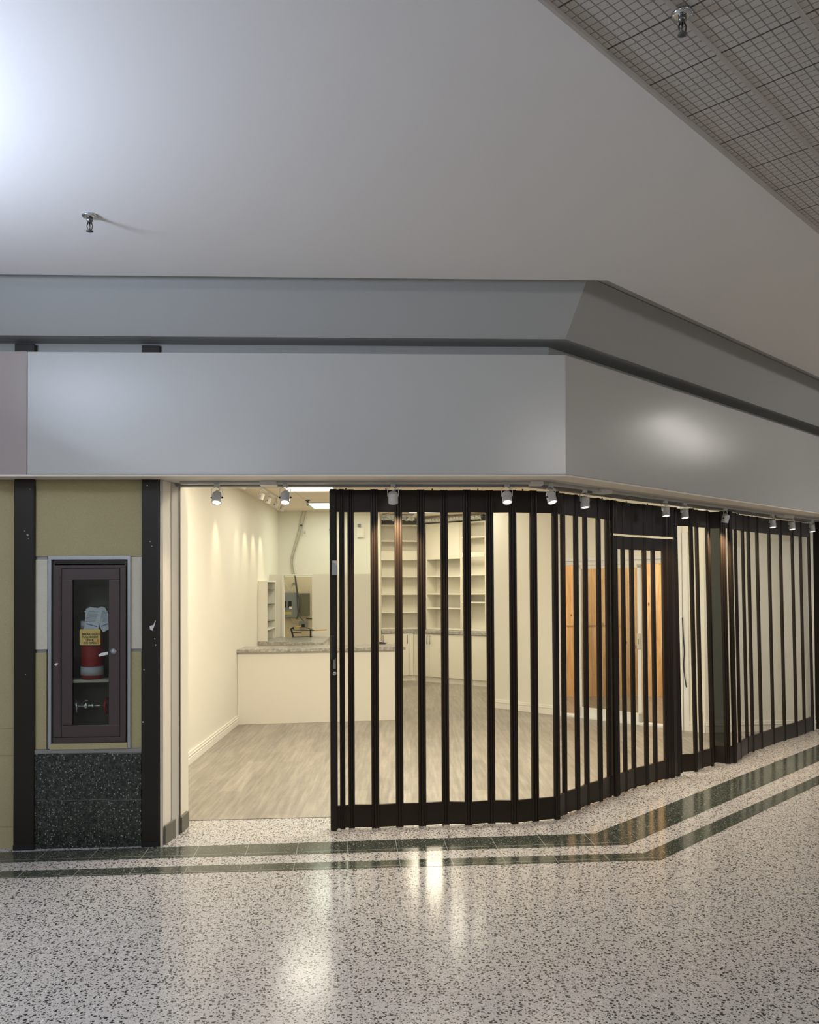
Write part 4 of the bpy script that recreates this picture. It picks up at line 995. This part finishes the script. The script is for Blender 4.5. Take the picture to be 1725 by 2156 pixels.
left_pts = [(705, 1744), (722, 1743), (741, 1741), (791, 1741), (842, 1738), (890, 1737), (939, 1733.6), (987, 1735), (1035.5, 1731), (1084, 1731.6), (1127.7, 1726.8), (1173.5, 1722.6), (1190, 1711.7), (1217.5, 1703), (1237, 1693), (1265, 1685), (1283.5, 1675.9), (1294, 1674)]
g1 = gate('folding_gate', 'black bronze folding gate with clear panes, left section curving from the entrance', left_pts, 0.0, .056, {0: .045, 1: .036, 2: .046, 11: .050, 12: .044, 13: .044, 14: .044, 15: .044, 16: .040, 17: .014})
door_pts = [(1299, 1672.7), (1317.6, 1664), (1335.8, 1656.9), (1362.6, 1650.8), (1380.9, 1644), (1404, 1638), (1416, 1636), (1428, 1632)]
g2 = gate('gate_door', 'dark pass door section of the folding gate with light slit above', door_pts, .012, .042, {0: .085, 5: .05, 6: .05, 7: .05}, head=2.033, solid=(5, 6))
right_pts = [(1433, 1625), (1466, 1623), (1478, 1615.5), (1500, 1611), (1502, 1604.5), (1533, 1606.5), (1548, 1604.5), (1559, 1596), (1574, 1585), (1586, 1581), (1604, 1575), (1629, 1565.6), (1653, 1557.8), (1677.5, 1550.5), (1694.6, 1543.7), (1712, 1537)]
g3 = gate('folding_gate', 'right section of the bronze folding gate beyond the pass door', right_pts, .055, .038, {5: .055, 6: .055}, dark=(4,))
# lead post hardware
LP_ = gpt(698.5, 1744.5)
mb = MB(); A, B = gpt(697.5, 1744.5) , gpt(710.5, 1744)
A = A - Vector((0, .03)); B = B - Vector((0, .03))
MB().slab(A, B, 0, .085, .006, ZTOP).build('lead_post', 'post_brown', g1, bevel=.003)
def lead(x0, x1, y0, y1, d0, d1, name, m, lab=None):
    a, b = at_pl(x0, y1, A, B), at_pl(x1, y0, A, B); return MB().slab(a, b, d0, d1, a.z, b.z).build(name, m, g1, bevel=.003, label=lab)
lead(699, 710.5, 1180, 1210.5, -.012, -.0005, 'strike_plate', 'alu', 'silver plate with a pink paper corner')
pc = MB(); pc.poly([at_pl(x, y, A - Vector((0, .0128)), B - Vector((0, .0128))) for x, y in ((700, 1180.5), (710.3, 1180.5), (710.3, 1190), (706, 1188))], [[0, 3, 2, 1]]); pc.build('paper_scrap', 'pink', g1)
lead(697, 705, 1338, 1388, -.03, -.0005, 'pull_handle', 'black'); lead(701, 707, 1386, 1408, -.014, -.0005, 'lock_case', 'panel_grey')
mb = MB(); mb.lathe(at_pl(705, 1418, A, B), [(.014, 0), (.014, .01), (.008, .014)], axis=(0, -1, 0)); mb.build('lock_cylinder', 'chrome', g1, smooth=True)
# end jamb of the gate
E_ = gpt(1716, 1533)
je = MB().prism([E_ + D2 * .03 - N2 * .07, E_ + D2 * .22 - N2 * .07, E_ + D2 * .22 + N2 * .15, E_ + D2 * .03 + N2 * .15], 0, 2.467)
tag(je.build('end_post', 'post_brown', bevel=.004), 'dark bronze end post at the right edge of the gate', 'post')
k_ = E_ + D2 * .222; struct(MB().slab(k_, k_ + D2 * 6, -.02, .1, 0, 2.467).build('wall_right_neighbour', 'fabric'), 'wall right of the gate end')
